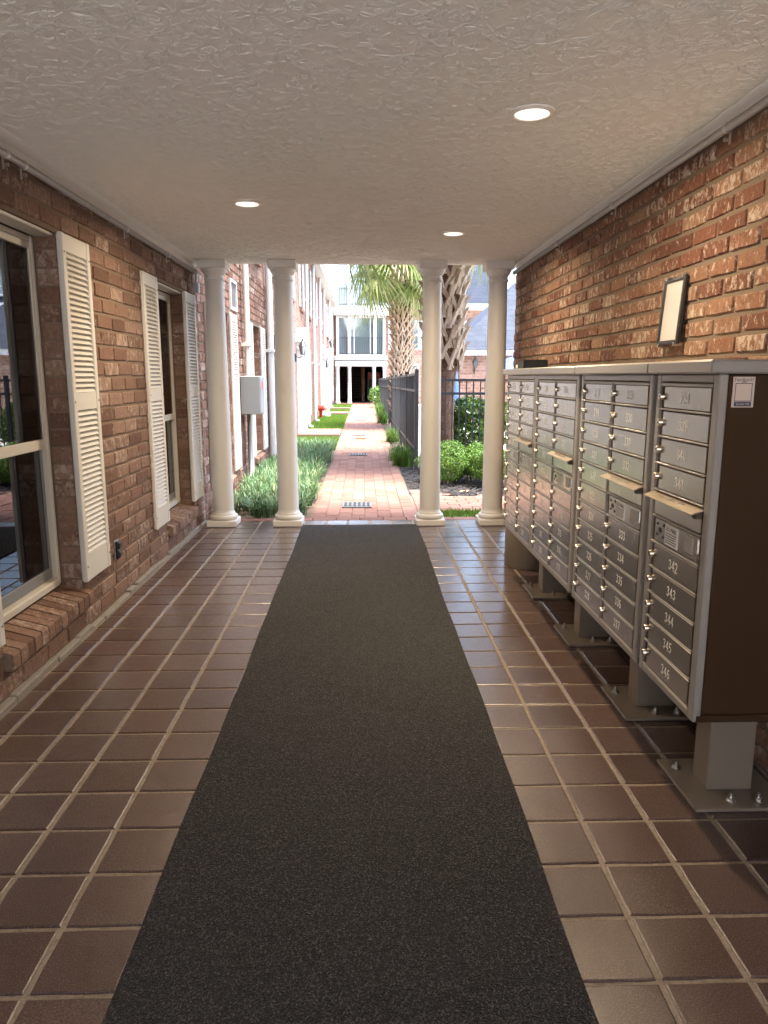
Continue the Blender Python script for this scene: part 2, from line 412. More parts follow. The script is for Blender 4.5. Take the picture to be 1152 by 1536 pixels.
# ------------------------------------------------------------------ brick laying
def brick_variant(seed):
    """unit brick front: local y,z in [-.5,.5], local x from 0 (in the mortar) to 1 (face)"""
    rr = random.Random(seed); ny, nz = 4, 3
    v = []; f = []
    ring = []
    by, bz = .028, .085
    g = {}
    for j in range(nz):
        for i in range(ny):
            y = -.5+by+(1-2*by)*i/(ny-1); z = -.5+bz+(1-2*bz)*j/(nz-1)
            y += rr.uniform(-.012, .012); z += rr.uniform(-.04, .04)
            g[i, j] = len(v); v.append([1+rr.uniform(-.16, .12), y, z])
    for j in range(nz-1):
        for i in range(ny-1): f.append((g[i, j], g[i+1, j], g[i+1, j+1], g[i, j+1]))
    per = [(i, 0) for i in range(ny)]+[(ny-1, j) for j in range(1, nz)]+[(i, nz-1) for i in range(ny-2, -1, -1)]+[(0, j) for j in range(nz-2, 0, -1)]
    outer = []
    for (i, j) in per:
        y = -.5+i/(ny-1)+rr.uniform(-.006, .006); z = -.5+j/(nz-1)+rr.uniform(-.025, .025)
        outer.append(len(v)); v.append([-.6, y, z])
    n = len(per)
    for k in range(n):
        a, b_ = per[k], per[(k+1) % n]
        f.append((outer[k], outer[(k+1) % n], g[b_], g[a]))
    return v, f
BV = [brick_variant(s) for s in range(6)]

def lay_bricks(xp, sgn, y0, y1, z0, z1, pitch, length, openings, joint=.012, depth=.010, seed=1):
    """list of (centre, size, variant, flip) for a running bond on the plane x = xp facing sgn"""
    rr = random.Random(seed); out = []
    k = 0; z = z0
    while z < z1-.02:
        zt = min(z+pitch, z1); h = zt-z-joint
        y = y0-(length*.5 if k % 2 else 0)+rr.uniform(-.02, .02)
        while y < y1:
            ye = y+length*rr.uniform(.95, 1.05)
            segs = [(max(y, y0), min(ye, y1))]
            for (a, b_, c, d) in openings:
                if zt-.01 > c and z+.01 < d:
                    ns = []
                    for (s, e) in segs:
                        if e <= a or s >= b_: ns.append((s, e)); continue
                        if s < a: ns.append((s, a))
                        if e > b_: ns.append((b_, e))
                    segs = ns
            for (s, e) in segs:
                if e-s > .05:
                    out.append(((xp, (s+e)/2, z+joint/2+h/2+rr.uniform(-.002, .002)), (sgn*depth*rr.uniform(.75, 1.2), e-s-joint*rr.uniform(.7, 1.3), h), rr.randrange(6), rr.choice((1, -1))))
            y = ye
        z += pitch; k += 1
    return out
def inframe(p):
    v = Vector(p)-Vector((0, 0, CAMH)); d = v.dot(F)
    if d < .3: return None
    x = 576+FPX*v.dot(RT)/d; y = 768-FPX*v.dot(UP)/d
    return (x, y, d) if -40 < x < 1190 and -40 < y < 1570 else None
def put_bricks(lst, wall, mat, hidden=None, cap=300):
    meshes = []
    for v, f in BV:
        m = MB(); m.add(v, f); meshes.append(mesh_of(m, 'brick', mat))
    vis = []; rest = []
    for b in lst:
        q = inframe(b[0])
        if q and not (hidden and hidden(b[0], q)): vis.append((q[2], b))
        else: rest.append(b)
    vis.sort(key=lambda t: t[0])
    rest += [b for _, b in vis[cap:]]
    for _, (c, s, k, fl) in vis[:cap]:
        inst('brick', meshes[k], c, wall, (s[0], s[1]*fl, s[2]*fl))
    if rest:
        m = MB()
        for c, s, k, fl in rest:
            v, f = BV[k]
            m.add([(c[0]+p[0]*s[0], c[1]+p[1]*s[1]*fl, c[2]+p[2]*s[2]*fl) for p in v], f)
        m.build('brickwork', mat, wall, kind='stuff')

# ------------------------------------------------------------------ the passage: floor, ceiling
XL, XR, H, YE, YB = -1.66, 1.55, 2.59, 7.63, -2.5
floor = struct(MB().box(XL-.3, XR+.3, YB, YE, -.25, -.006).build('floor', GROUT))
P0 = .2258; JX, JY = -.838, 1.582
def tile_mesh(sx, sy):
    """a pillowed quarry tile whose edges wander a little"""
    m = MB(); hx, hy = sx/2, sy/2; lo = []
    for (ax, ay), (bx, by) in (((-1,-1),(1,-1)), ((1,-1),(1,1)), ((1,1),(-1,1)), ((-1,1),(-1,-1))):
        for k in range(3):
            q = k/3; j = random.uniform(-.0016, .0016) if k else random.uniform(-.0012, .0)
            x, y = (ax+(bx-ax)*q)*hx, (ay+(by-ay)*q)*hy
            if k == 0: x *= 1+j*8; y *= 1+j*8
            elif ax == bx: x += j
            else: y += j
            lo.append((x, y))
    n = len(lo); b = .0045
    v = [(x, y, -.010) for x, y in lo]+[(x, y, -.0028) for x, y in lo]+[(x-math.copysign(min(b, abs(x)), x)*(abs(x) > hx*.9), y-math.copysign(min(b, abs(y)), y)*(abs(y) > hy*.9), 0) for x, y in lo]
    m.add(v, [tuple(range(2*n, 3*n))]+[(i, (i+1) % n, n+(i+1) % n, n+i) for i in range(n)]+[(n+i, n+(i+1) % n, 2*n+(i+1) % n, 2*n+i) for i in range(n)]); return m
TJ = .0155
fulls = [mesh_of(tile_mesh(P0-TJ, P0-TJ), 'tile', TILE) for _ in range(6)]
cache = {}
CX0, CX1 = -.618, .551
restt = MB()
for r in range(-19, 28):
    ya, yb = max(JY+P0*r, YB+.01), min(JY+P0*(r+1), YE-.002)
    if yb-ya < .03: continue
    for c in range(-4, 11):
        xa, xb = max(JX+P0*c, XL+.035), min(JX+P0*(c+1), XR-.01)
        if xb-xa < .03: continue
        if xa > CX0-.01 and xb < CX1+.05 and xb < CX1+.03 and yb < 7.3: continue      # under the runner
        cen = ((xa+xb)/2+random.uniform(-.0012, .0012), (ya+yb)/2+random.uniform(-.0012, .0012), random.uniform(-.0012, .0))
        sx, sy = xb-xa-TJ, yb-ya-TJ
        if ya < .9:
            t = tile_mesh(sx, sy); restt.add([(p[0]+cen[0], p[1]+cen[1], p[2]+cen[2]) for p in t.v], t.f); continue
        if abs(sx-P0+TJ) < .001 and abs(sy-P0+TJ) < .001: me = random.choice(fulls)
        else:
            key = (round(sx, 3), round(sy, 3))
            if key not in cache: cache[key] = mesh_of(tile_mesh(sx, sy), 'tile', TILE)
            me = cache[key]
        inst('tile', me, cen, floor, rot=(random.uniform(-.003, .003), random.uniform(-.003, .003), random.uniform(-.003, .003)))
restt.build('tile_field', TILE, floor, kind='stuff')
# mortar cove along both walls
mv = MB(); rr = random.Random(3)
y = .5
while y < YE-.05:
    l = rr.uniform(.05, .3); e = min(y+l, YE-.02)
    mv.box(XL-.01, XL+.026+rr.uniform(0, .014), y, e, -.02, .012+rr.uniform(0, .022), .006); y = e
mv.build('mortar_cove', MORTAR_G, floor)

ceiling = struct(MB().box(XL-.3, XR+.3, YB, YE, H, H+.25).build('ceiling', CEIL))
# slap-brush relief: fans of little plaster ridges, stamp by stamp
rl = MB(); rr = random.Random(31); sp_ = .076
j = 0; yy = YB+.05
while yy < YE-.03:
    xx = XL+.08+(sp_*.5 if j % 2 else 0)
    while xx < XR-.05:
        cx_, cy_ = xx+rr.uniform(-.05, .05), yy+rr.uniform(-.05, .05); ph = rr.uniform(0, 6.28); rad = rr.uniform(.035, .085); op_ = rr.uniform(2.6, 6.2)
        for k in range(rr.randint(17, 25)):
            a = ph+op_*(rr.random()-.5); r0, r1 = rad*rr.uniform(.05, .35), rad*rr.uniform(.6, 1.15); bend = rr.uniform(-.5, .5); w_ = rr.uniform(.0018, .0042); hh = rr.uniform(.0018, .0052)
            pts = []
            for q in (0, .5, 1):
                aa = a+bend*q*q; r_ = r0+(r1-r0)*q; pts.append((cx_+r_*math.cos(aa), cy_+r_*math.sin(aa)))
            dx, dy = pts[2][0]-pts[0][0], pts[2][1]-pts[0][1]; l = math.hypot(dx, dy)+1e-6; nx, ny = -dy/l*w_, dx/l*w_
            if min(p[1] for p in pts) < YB or max(p[1] for p in pts) > YE-.01 or min(p[0] for p in pts) < XL or max(p[0] for p in pts) > XR: continue
            i0 = len(rl.v); zt = H+.0005
            for p, f_ in zip(pts, (.5, 1.0, .35)):
                rl.v += [(p[0]-nx, p[1]-ny, zt), (p[0], p[1], H-hh*f_), (p[0]+nx, p[1]+ny, zt)]
            for q in range(2):
                e = i0+3*q; rl.f += [(e, e+1, e+4, e+3), (e+1, e+2, e+5, e+4)]
        xx += sp_
    yy += sp_*.9; j += 1
rl.build('plaster_relief', CEIL, ceiling, kind='stuff', smooth=True)
def crown(xw, s, kx, kz):
    poly = [(xw, H-.075), (xw+s*.018, H-.075), (xw+s*.022, H-.062), (xw+s*.035, H-.05), (xw+s*.06, H-.02), (xw+s*.066, H-.012), (xw+s*.066, H-.001), (xw, H-.001)]
    poly = [(xw+(px_-xw)*kx, H-(H-pz_)*kz) for px_, pz_ in poly]
    return MB().prism(poly, 1, YB, YE-.01).build('crown_moulding', WHITE, ceiling, smooth=R(25))
crown(XL-.005, 1, 1.0, .40); crown(XR+.005, -1, .6, .50)

def runner_mesh():
    m = MB(); n = 120; prof = []
    for k in range(n+1):
        y = -1.1+8.435*k/n; a = CX0+.004*math.sin(y*2.3)+.002*math.sin(y*7.1+1); c = CX1+.004*math.sin(y*1.9+2)+.002*math.sin(y*6.3)
        z = .012+.0015*math.sin(y*3.1)*math.sin(y*.9)
        prof.append([(a, y, .0005), (a+.001, y, z-.004), (a+.005, y, z), (c-.005, y, z), (c-.001, y, z-.004), (c, y, .0005)])
    for r_ in prof: m.v += r_
    for k in range(n):
        for q in range(5): e = 6*k+q; m.f.append((e, e+6, e+7, e+1))
        m.f.append((6*k, 6*k+5, 6*k+11, 6*k+6))
    m.f += [tuple(range(6)), tuple(range(6*n, 6*n+6))[::-1]]
    return m
runner = tag(runner_mesh().build('carpet_runner', CARPET), 'long dark grey carpet runner down the middle of the tiled floor', 'carpet')

# ------------------------------------------------------------------ windows and shutters (parts of a wall)
def shutter(wall, y0, y1, z0, z1, xw, slats=True):
    xb, xf = xw+.012, xw+.038; st = .048; h = z1-z0
    m = MB()
    m.box(xb, xf, y0, y0+st, z0, z1, .004); m.box(xb, xf, y1-st, y1, z0, z1, .004)
    zt, zm0, zm1, zb = z1-.095, z0+h*.535-.05, z0+h*.535+.05, z0+.165
    e = .001
    m.box(xb, xf-.003, y0+st+e, y1-st-e, zt, z1-.001, .003); m.box(xb, xf-.003, y0+st+e, y1-st-e, zm0, zm1, .003); m.box(xb, xf-.003, y0+st+e, y1-st-e, z0+.001, zb, .003)
    m.box(xb-.008, xb+.004, y0+.01, y1-.01, z0+.01, z1-.01)
    sh = m.build('shutter', SHUT, wall)
    sl = MB(); L = (y1-y0-2*st)/2-.001; p = .0305
    sl.add([(-.010, -L, .012), (.009, -L, -.010), (.011, -L, -.013), (.006, -L, -.016), (-.010, -L, .004),
            (-.010, L, .012), (.009, L, -.010), (.011, L, -.013), (.006, L, -.016), (-.010, L, .004)],
           [(4,3,2,1,0), (5,6,7,8,9), (0,1,6,5), (1,2,7,6), (2,3,8,7), (3,4,9,8), (4,0,5,9)])
    zz = []
    for a, b_ in ((zb, zm0), (zm1, zt)):
        n = int((b_-a)/p); q = (b_-a)/n
        zz += [a+q*(i+.5) for i in range(n)]
    yc = (y0+y1)/2
    if slats:
        me = mesh_of(sl, 'slat', SHUT)
        for z in zz: inst('slat', me, (xf-.013, yc, z), sh)
    else:
        j = MB()
        for z in zz: j.add([(p_[0]+xf-.013, p_[1]+yc, p_[2]+z) for p_ in sl.v], sl.f)
        j.build('slats', SHUT, sh, kind='stuff')
    if slats:
        sc = MB()
        for yy in (y0+.02, y1-.02):
            for z in (z0+.09, (zm0+zm1)/2, z1-.10): sc.tube([(xf-.002, yy, z), (xf+.003, yy, z)], .006, 8)
        sc.build('screw', plain_grey, sh)
    return sh
plain_grey = GREYP

def window(wall, y0, y1, z0, z1, xg, room=True, muntins=True, simple=False):
    """double-hung window filling y0..y1, z0..z1; xg = plane of the outer frame face"""
    fw = .032; xb = xg-.07
    m = MB()
    m.box(xb, xg, y0, y0+fw, z0, z1, .006); m.box(xb, xg, y1-fw, y1, z0, z1, .006)
    m.box(xb, xg-.002, y0+fw+.001, y1-fw-.001, z1-fw, z1-.001, .006); m.box(xb, xg+.010, y0+fw+.001, y1-fw-.001, z0+.001, z0+fw+.012, .006)
    win = m.build('window', VINYL, wall)
    zc = z0+(z1-z0)*.425; sw = .018
    a, b_ = y0+fw+.002, y1-fw-.002
    for nm, zz0, zz1, xo, gm in (('upper', zc-.028, z1-fw-.002, xg-.006, GLASS), ('lower', z0+fw+.014, zc+.028, xg-.033, SCREEN)):
        s = MB()
        top = .036 if nm == 'upper' else .05; bot = .056 if nm == 'upper' else .06
        s.box(xo-.022, xo, a, a+sw, zz0, zz1, .004); s.box(xo-.022, xo, b_-sw, b_, zz0, zz1, .004)
        s.box(xo-.021, xo+.002, a+sw+.001, b_-sw-.001, zz1-top, zz1, .004); s.box(xo-.021, xo+.002, a+sw+.001, b_-sw-.001, zz0, zz0+bot, .004)
        s.build('sash', VINYL if nm == 'upper' else GREYP if not simple else VINYL, win)
        MB().box(xo-.013, xo-.009, a+sw, b_-sw, zz0+bot, zz1-top).build('pane', gm, win)
        if muntins:
            g = MB()
            for k in (1, 2):
                yy = a+sw+(b_-a-2*sw)*k/3; g.box(xo-.025, xo-.018, yy-.007, yy+.007, zz0+bot, zz1-top)
            for k in (1, 2):
                zq = zz0+bot+(zz1-top-zz0-bot)*k/3; g.box(xo-.0245, xo-.0185, a+sw, b_-sw, zq-.007, zq+.007)
            g.build('muntin', VINYL, win)
    if room:
        cv = MB(); n = 22
        ya = y1-.34
        for i in range(n):
            y_a, y_b = ya+(y1-.05-ya)*i/n, ya+(y1-.05-ya)*(i+1)/n
            xa = xg-.16+.018*math.sin(i*1.9); xb2 = xg-.16+.018*math.sin((i+1)*1.9)
            cv.face((xa, y_a, z0+.05), (xb2, y_b, z0+.05), (xb2, y_b, z1-.03), (xa, y_a, z1-.03))
        cv.build('curtain', plain_curtain, win)
    return win
plain_curtain = plain('curtain_cloth', (.16, .15, .13), .9)

def sill_bricks(wall, y0, y1, xw, zt, zb, mat, xg, w=.083):
    n = max(1, round((y1-y0)/w)); q = (y1-y0)/n
    for i in range(n):
        a = y0+q*i; m = MB(); j = random.uniform(-.004, .004)
        xf = xw+.052+j
        poly = [(xg+.004, zt+.045), (xf-.006, zt+j*.5), (xf, zt-.008), (xf, zb+.006), (xf-.008, zb), (xg+.004, zb)]
        m.prism(poly, 1, a+.006, a+q-.006)
        m.build('sill_brick', mat, wall)
    MB().prism([(xg, zt+.038), (xw+.044, zt-.006), (xw+.044, zb+.006), (xg, zb+.006)], 1, y0+.002, y1-.002).build('sill_mortar', MORTAR_L, wall)

# ------------------------------------------------------------------ left wall of the passage
lw = thing('brick_wall', (XL, 3.5, 0), 'tan brick wall with two sash windows and cream shutters along the tiled floor', 'wall')
WZ0, WZ1 = .24, 2.262
LWIN = [(3.24, 4.235), (6.14, 7.10)]
ops = [(a, b_, WZ0, WZ1) for a, b_ in LWIN]
TH = .22
def wall_slab(parent, name, xf, xb, y0, y1, z0, z1, ops, mat):
    """a wall with holes, butted from boxes"""
    m = MB(); ys = sorted(ops); y = y0
    for (a, b_, c, d) in ys:
        if a > y: m.box(xf, xb, y, a, z0, z1)
        if c > z0: m.box(xf, xb, a, b_, z0, c)
        if d < z1: m.box(xf, xb, a, b_, d, z1)
        y = b_
    if y < y1: m.box(xf, xb, y, y1, z0, z1)
    return m.build(name, mat, parent)
wall_slab(lw, 'mortar', XL, XL-TH, YB, YE, -.02, H, ops, MORTAR_L)
opsb = [(a-.0, b_+.0, c-.02, d) for a, b_, c, d in ops]
LP = .0977
bl = lay_bricks(XL, 1, -1.0, YE, .03, H-.03, LP, .272, opsb, joint=.011, depth=.009, seed=5)
put_bricks(bl, lw, BRICK_L)
# brick jambs in the window reveals
for (a, b_) in LWIN:
    for yy, sg in ((a, 1), (b_, -1)):
        k = 0; z = .225
        while z < WZ1-.03:
            h = min(LP, WZ1-z)-.012
            m = MB(); d = .008*random.uniform(.6, 1.3)
            xa, xb = XL-.001-.003*random.random(), XL-.112
            if k % 2: m.box(xa, xb, yy, yy+sg*d, z+.006, z+.006+h, .003)
            else: m.box(xa, xb, yy, yy+sg*d, z+.006, z+.006+h, .003)
            m.build('jamb_brick', BRICK_L, lw); z += LP; k += 1
for (a, b_) in LWIN:
    MB().box(XL-.116, XL-.01, a+.012, b_-.012, WZ1-.02, WZ1-.002, .004).build('head_trim', VINYL, lw)
    window(lw, a+.014, b_-.014, .30, WZ1-.022, XL-.118)
    sill_bricks(lw, a-.02, b_+.03, XL, .245, .165, BRICK_L, XL-.125)
SHS = [(2.82, 3.21), (4.215, 4.625), (5.71, 6.10), (7.03, 7.43)]
for a, b_ in SHS: shutter(lw, a, b_, .305, 2.268, XL)

# dark room behind the windows
def room(parent, x0, x1, y0, y1, z0, z1):
    m = MB(); 
    m.box(x0-.05, x0, y0, y1, z0, z1); m.box(x0, x1, y0-.05, y0, z0, z1); m.box(x0, x1, y1, y1+.05, z0, z1)
    m.box(x0-.05, x1, y0-.05, y1+.05, z0-.05, z0); m.box(x0-.05, x1, y0-.05, y1+.05, z1, z1+.05)
    return m.build('room_shell', DARKROOM, parent)
room(lw, XL-3.0, XL-TH, 1.2, YE-.1, 0, H)

# ------------------------------------------------------------------ right wall of the passage
rw = thing('brick_wall', (XR, 3.5, 0), 'red brick wall with chalky patches behind the mailbox cabinets', 'wall')
MB().box(XR, XR+TH, YB, YE, -.02, H).build('mortar', MORTAR_R, rw)
br_ = lay_bricks(XR, -1, -1.0, YE, 0.0, H-.05, .0835, .248, [], joint=.014, depth=.010, seed=9)
def behind_cabinets(p, q): return p[2] < 1.50 and 2.2 < p[1] < 7.0
put_bricks(br_, rw, BRICK_R, behind_cabinets)

# building mass over and beside the passage, and the end behind the camera
bd = thing('unseen_block', (0, 0, 2.9), 'brick upper storey that spans the columned passage', 'building')
MB().box(XL-4, XR+4, YB, YE-.02, H+.26, 5.2).build('wall', FARB_Y, bd)
MB().box(XR+TH+.01, XR+4, YB, YE-.02, -.1, H+.25).build('wall', FARB_Y, bd)
MB().box(XL-4, XR+4, YB-.3, YE+.2, 5.21, 5.35).build('roof', SLATE, bd)

# ------------------------------------------------------------------ columns
def column(cx, label):
    cy_ = 7.43
    t = thing('column', (cx, cy_, 0), label, 'column', 'round columns across the end of the passage')
    s = .148
    MB().box(cx-s, cx+s, cy_-s, cy_+s, .001, .062, .006).build('plinth', CREAM, t)
    pr = [(.128, .062)]
    for k in range(9):
        an = -math.pi/2+math.pi*k/8; pr.append((.118+.024*math.cos(an), .088+.026*math.sin(an)))
    pr += [(.118, .116), (.118, .124), (.112, .132), (.106, .146), (.104, .16)]
    MB().lathe(cx, cy_, pr, 40).build('base', CREAM, t, smooth=R(35))
    sh = [(.104, .161)]
    for k in range(13):
        f_ = k/12; sh.append((.104-.014*f_**1.6, .17+(2.40-.17)*f_))
    MB().lathe(cx, cy_, sh, 48).build('shaft', CREAM, t, smooth=R(35))
    cp = [(.092, 2.401), (.099, 2.406), (.101, 2.413), (.099, 2.42), (.092, 2.425), (.092, 2.455), (.098, 2.46), (.104, 2.466), (.116, 2.485), (.123, 2.505), (.125, 2.512)]
    MB().lathe(cx, cy_, cp, 40).build('capital', CREAM, t, smooth=R(35))
    MB().box(cx-.134, cx+.134, cy_-.134, cy_+.134, 2.5125, H-.001, .005).build('abacus', CREAM, t)
column(-1.43, 'round cream column standing against the tan brick wall')
column(-.767, 'round cream column between the liriope bed and the carpet runner')
column(.684, 'round cream column at the carpet corner in front of the booted palm trunk')
column(1.33, 'round cream column close to the far end of the mailboxes')

# ------------------------------------------------------------------ ceiling lights
def can_light(x, y, label):
    t = thing('ceiling_light', (x, y, H), label, 'ceiling light', 'recessed lights in the textured ceiling')
    MB().lathe(x, y, [(.100, H-.001), (.100, H-.006), (.094, H-.011), (.076, H-.012), (.071, H-.006), (.070, H-.0012)], 40).build('trim_ring', WHITE, t, smooth=R(40))
    MB().lathe(x, y, [(.069, H-.0070), (.069, H-.0095)], 40).build('lens', LENS, t)
    ld = bpy.data.lights.new('lamp', 'AREA'); ld.shape = 'DISK'; ld.size = .13; ld.energy = LAMP_W; ld.color = (1.0, .79, .54); ld.spread = R(165)
    lo = bpy.data.objects.new('lamp', ld); COL.objects.link(lo); place(lo, (x, y, H-.016), t)
can_light(.717, 3.315, 'lit recessed light nearest the mailboxes, largest of the three')
can_light(-.732, 4.995, 'lit recessed light on the shuttered window side of the ceiling')
can_light(.707, 5.953, 'lit recessed light close to the carpet-corner column')

# ------------------------------------------------------------------ conduits
def strap(t, x, y, z, r, s):
    m = MB()
    m.tube([(x, y-.009, z), (x, y+.009, z)], r+.004, 14)
    m.box(x-s*.012, x-s*.016+0, y-.008, y+.008, z-r-.045, z-r+.004)
    m.tube([(x-s*.004, y, z-r-.028), (x+s*.012, y, z-r-.028)], .009, 8)
    m.build('strap', STEEL, t)
cl = thing('conduit', (XL+.03, 4, 2.5), 'grey conduit clipped under the ceiling trim above the shutters', 'pipe')
MB().tube([(XL+.042, -1.1, 2.492), (XL+.042, 7.54, 2.492)], .0175, 14).build('pipe', CONDUIT, cl, smooth=True)
MB().box(XL+.003, XL+.034, -1.1, 7.50, 2.518, 2.548, .003).build('raceway', CREAM, cl)
for y in (3.62, 3.80, 5.35, 6.45): strap(cl, XL+.042, y, 2.492, .0175, 1)
MB().box(XL+.001, XL+.06, 7.50, 7.56, 2.30, 2.40, .006).build('junction_box', CONDUIT, cl)
MB().tube([(XL+.034, 7.53, 2.50), (XL+.036, 7.535, 2.45), (XL+.03, 7.53, 2.39)], .012, 10).build('elbow', CONDUIT, cl, smooth=True)
MB().tube([(XL+.02, 7.50, 2.54), (XL+.05, 7.52, 2.52), (XL+.05, 7.515, 2.44), (XL+.04, 7.512, 2.39)], .007, 8).build('cable', WHITE, cl, smooth=True)
cr = thing('conduit', (XR-.03, 4, 2.5), 'grey conduit clipped under the ceiling trim above the red brick wall', 'pipe')
MB().tube([(XR-.040, -1.1, 2.506), (XR-.040, 7.55, 2.506)], .0175, 14).build('pipe', CONDUIT, cr, smooth=True)
for y in (3.22, 4.62, 5.9): strap(cr, XR-.040, y, 2.506, .0175, -1)
MB().tube([(XR-.040, 4.98, 2.506), (XR-.040, 5.05, 2.506)], .0205, 14).build('coupling', CONDUIT, cr, smooth=True)

# ------------------------------------------------------------------ outlet
ou = thing('electrical_outlet', (XL+.01, 4.83, .36), 'black weatherproof outlet cover beside the bottom of the middle shutter', 'outlet')
MB().box(XL+.004, XL+.016, 4.775, 4.865, .295, .425, .004).build('plate', GREYP, ou)
m = MB()
for z in (.33, .39): m.box(XL+.016, XL+.042, 4.79, 4.85, z-.024, z+.024, .008)
m.box(XL+.016, XL+.03, 4.785, 4.80, .30, .42, .003)
m.build('cover', BLACKP, ou)

# ------------------------------------------------------------------ framed glass on the right wall
fr = thing('wall_frame', (XR-.03, 3.66, 1.8), 'small black framed notice with shiny glass on the red brick wall', 'frame')
def tilted(x, y, z): return (x-(1.97-z)*.07, y, z)
m = MB(); y0, y1, z0, z1, fw = 3.545, 3.79, 1.652, 1.972, .02
for (a, b_, c, d) in ((y0, y0+fw, z0, z1), (y1-fw, y1, z0, z1), (y0+fw, y1-fw, z0, z0+fw), (y0+fw, y1-fw, z1-fw, z1)):
    q = MB().box(XR-.034, XR-.014, a, b_, c, d, .004); m.add([tilted(*p) for p in q.v], q.f)
m.build('frame', BLACK, fr)
q = MB().box(XR-.024, XR-.018, y0+fw, y1-fw, z0+fw, z1-fw); m = MB().add([tilted(*p) for p in q.v], q.f); m.build('glass', GLARE, fr)
m = MB()
for yy in (y0+.03, y1-.03):
    for zz, s in ((z0, -1), (z1, 1)):
        c = tilted(XR-.034, yy, zz)
        m.box(c[0]-.003, XR-.011, yy-.007, yy+.007, zz-.008 if s > 0 else zz-.010, zz+.010 if s > 0 else zz+.008, .003)
m.build('clip', STEEL, fr)

# ------------------------------------------------------------------ mailbox cabinets
DIG = {  # single-stroke digits in a 0..0.6 x 0..1 cell
 '0': [[(.1,.2),(.1,.8),(.3,1),(.5,.8),(.5,.2),(.3,0),(.1,.2)]],
 '1': [[(.15,.8),(.35,1),(.35,0)]],
 '2': [[(.08,.8),(.3,1),(.52,.8),(.48,.55),(.08,0),(.55,0)]],
 '3': [[(.08,.85),(.3,1),(.5,.8),(.3,.54),(.52,.28),(.3,0),(.06,.15)]],
 '4': [[(.42,0),(.42,1),(.05,.32),(.58,.32)]],
 '5': [[(.5,1),(.12,1),(.1,.56),(.35,.62),(.53,.35),(.3,0),(.06,.13)]],
 '6': [[(.48,.92),(.3,1),(.1,.65),(.1,.2),(.3,0),(.52,.2),(.48,.48),(.3,.58),(.1,.4)]],
 '7': [[(.06,1),(.54,1),(.22,0)]],
 '8': [[(.3,.54),(.1,.78),(.3,1),(.5,.78),(.3,.54),(.07,.25),(.3,0),(.53,.25),(.3,.54)]],
 '9': [[(.12,.08),(.3,0),(.5,.35),(.5,.8),(.3,1),(.08,.8),(.12,.52),(.3,.42),(.5,.6)]]}
def number(mb, s, x, yc, zc, h):
    """ribbon digits on a face at x looking towards -x (image left is +y)"""
    wd = .74*h; tot = wd*len(s); lw_ = h*.058
    e_ = 0
    for i, ch in enumerate(s):
        for st in DIG[ch]:
            pts = [(yc+tot/2-i*wd-p[0]*h*1.0-.06*h, zc-h/2+p[1]*h) for p in st]
            for (a, b_) in zip(pts, pts[1:]):
                dx, dz = b_[0]-a[0], b_[1]-a[1]; l = math.hypot(dx, dz) or 1
                e_ += 1; xq = x-e_*2.5e-5
                nx, nz = -dz/l*lw_, dx/l*lw_; ex, ez = dx/l*lw_*.8, dz/l*lw_*.8
                mb.face((xq, a[0]+nx-ex, a[1]+nz-ez), (xq, a[0]-nx-ex, a[1]-nz-ez), (xq, b_[0]-nx+ex, b_[1]-nz+ez), (xq, b_[0]+nx+ex, b_[1]+nz+ez))
XF, ZT, RP = 1.067, 1.477, .0963
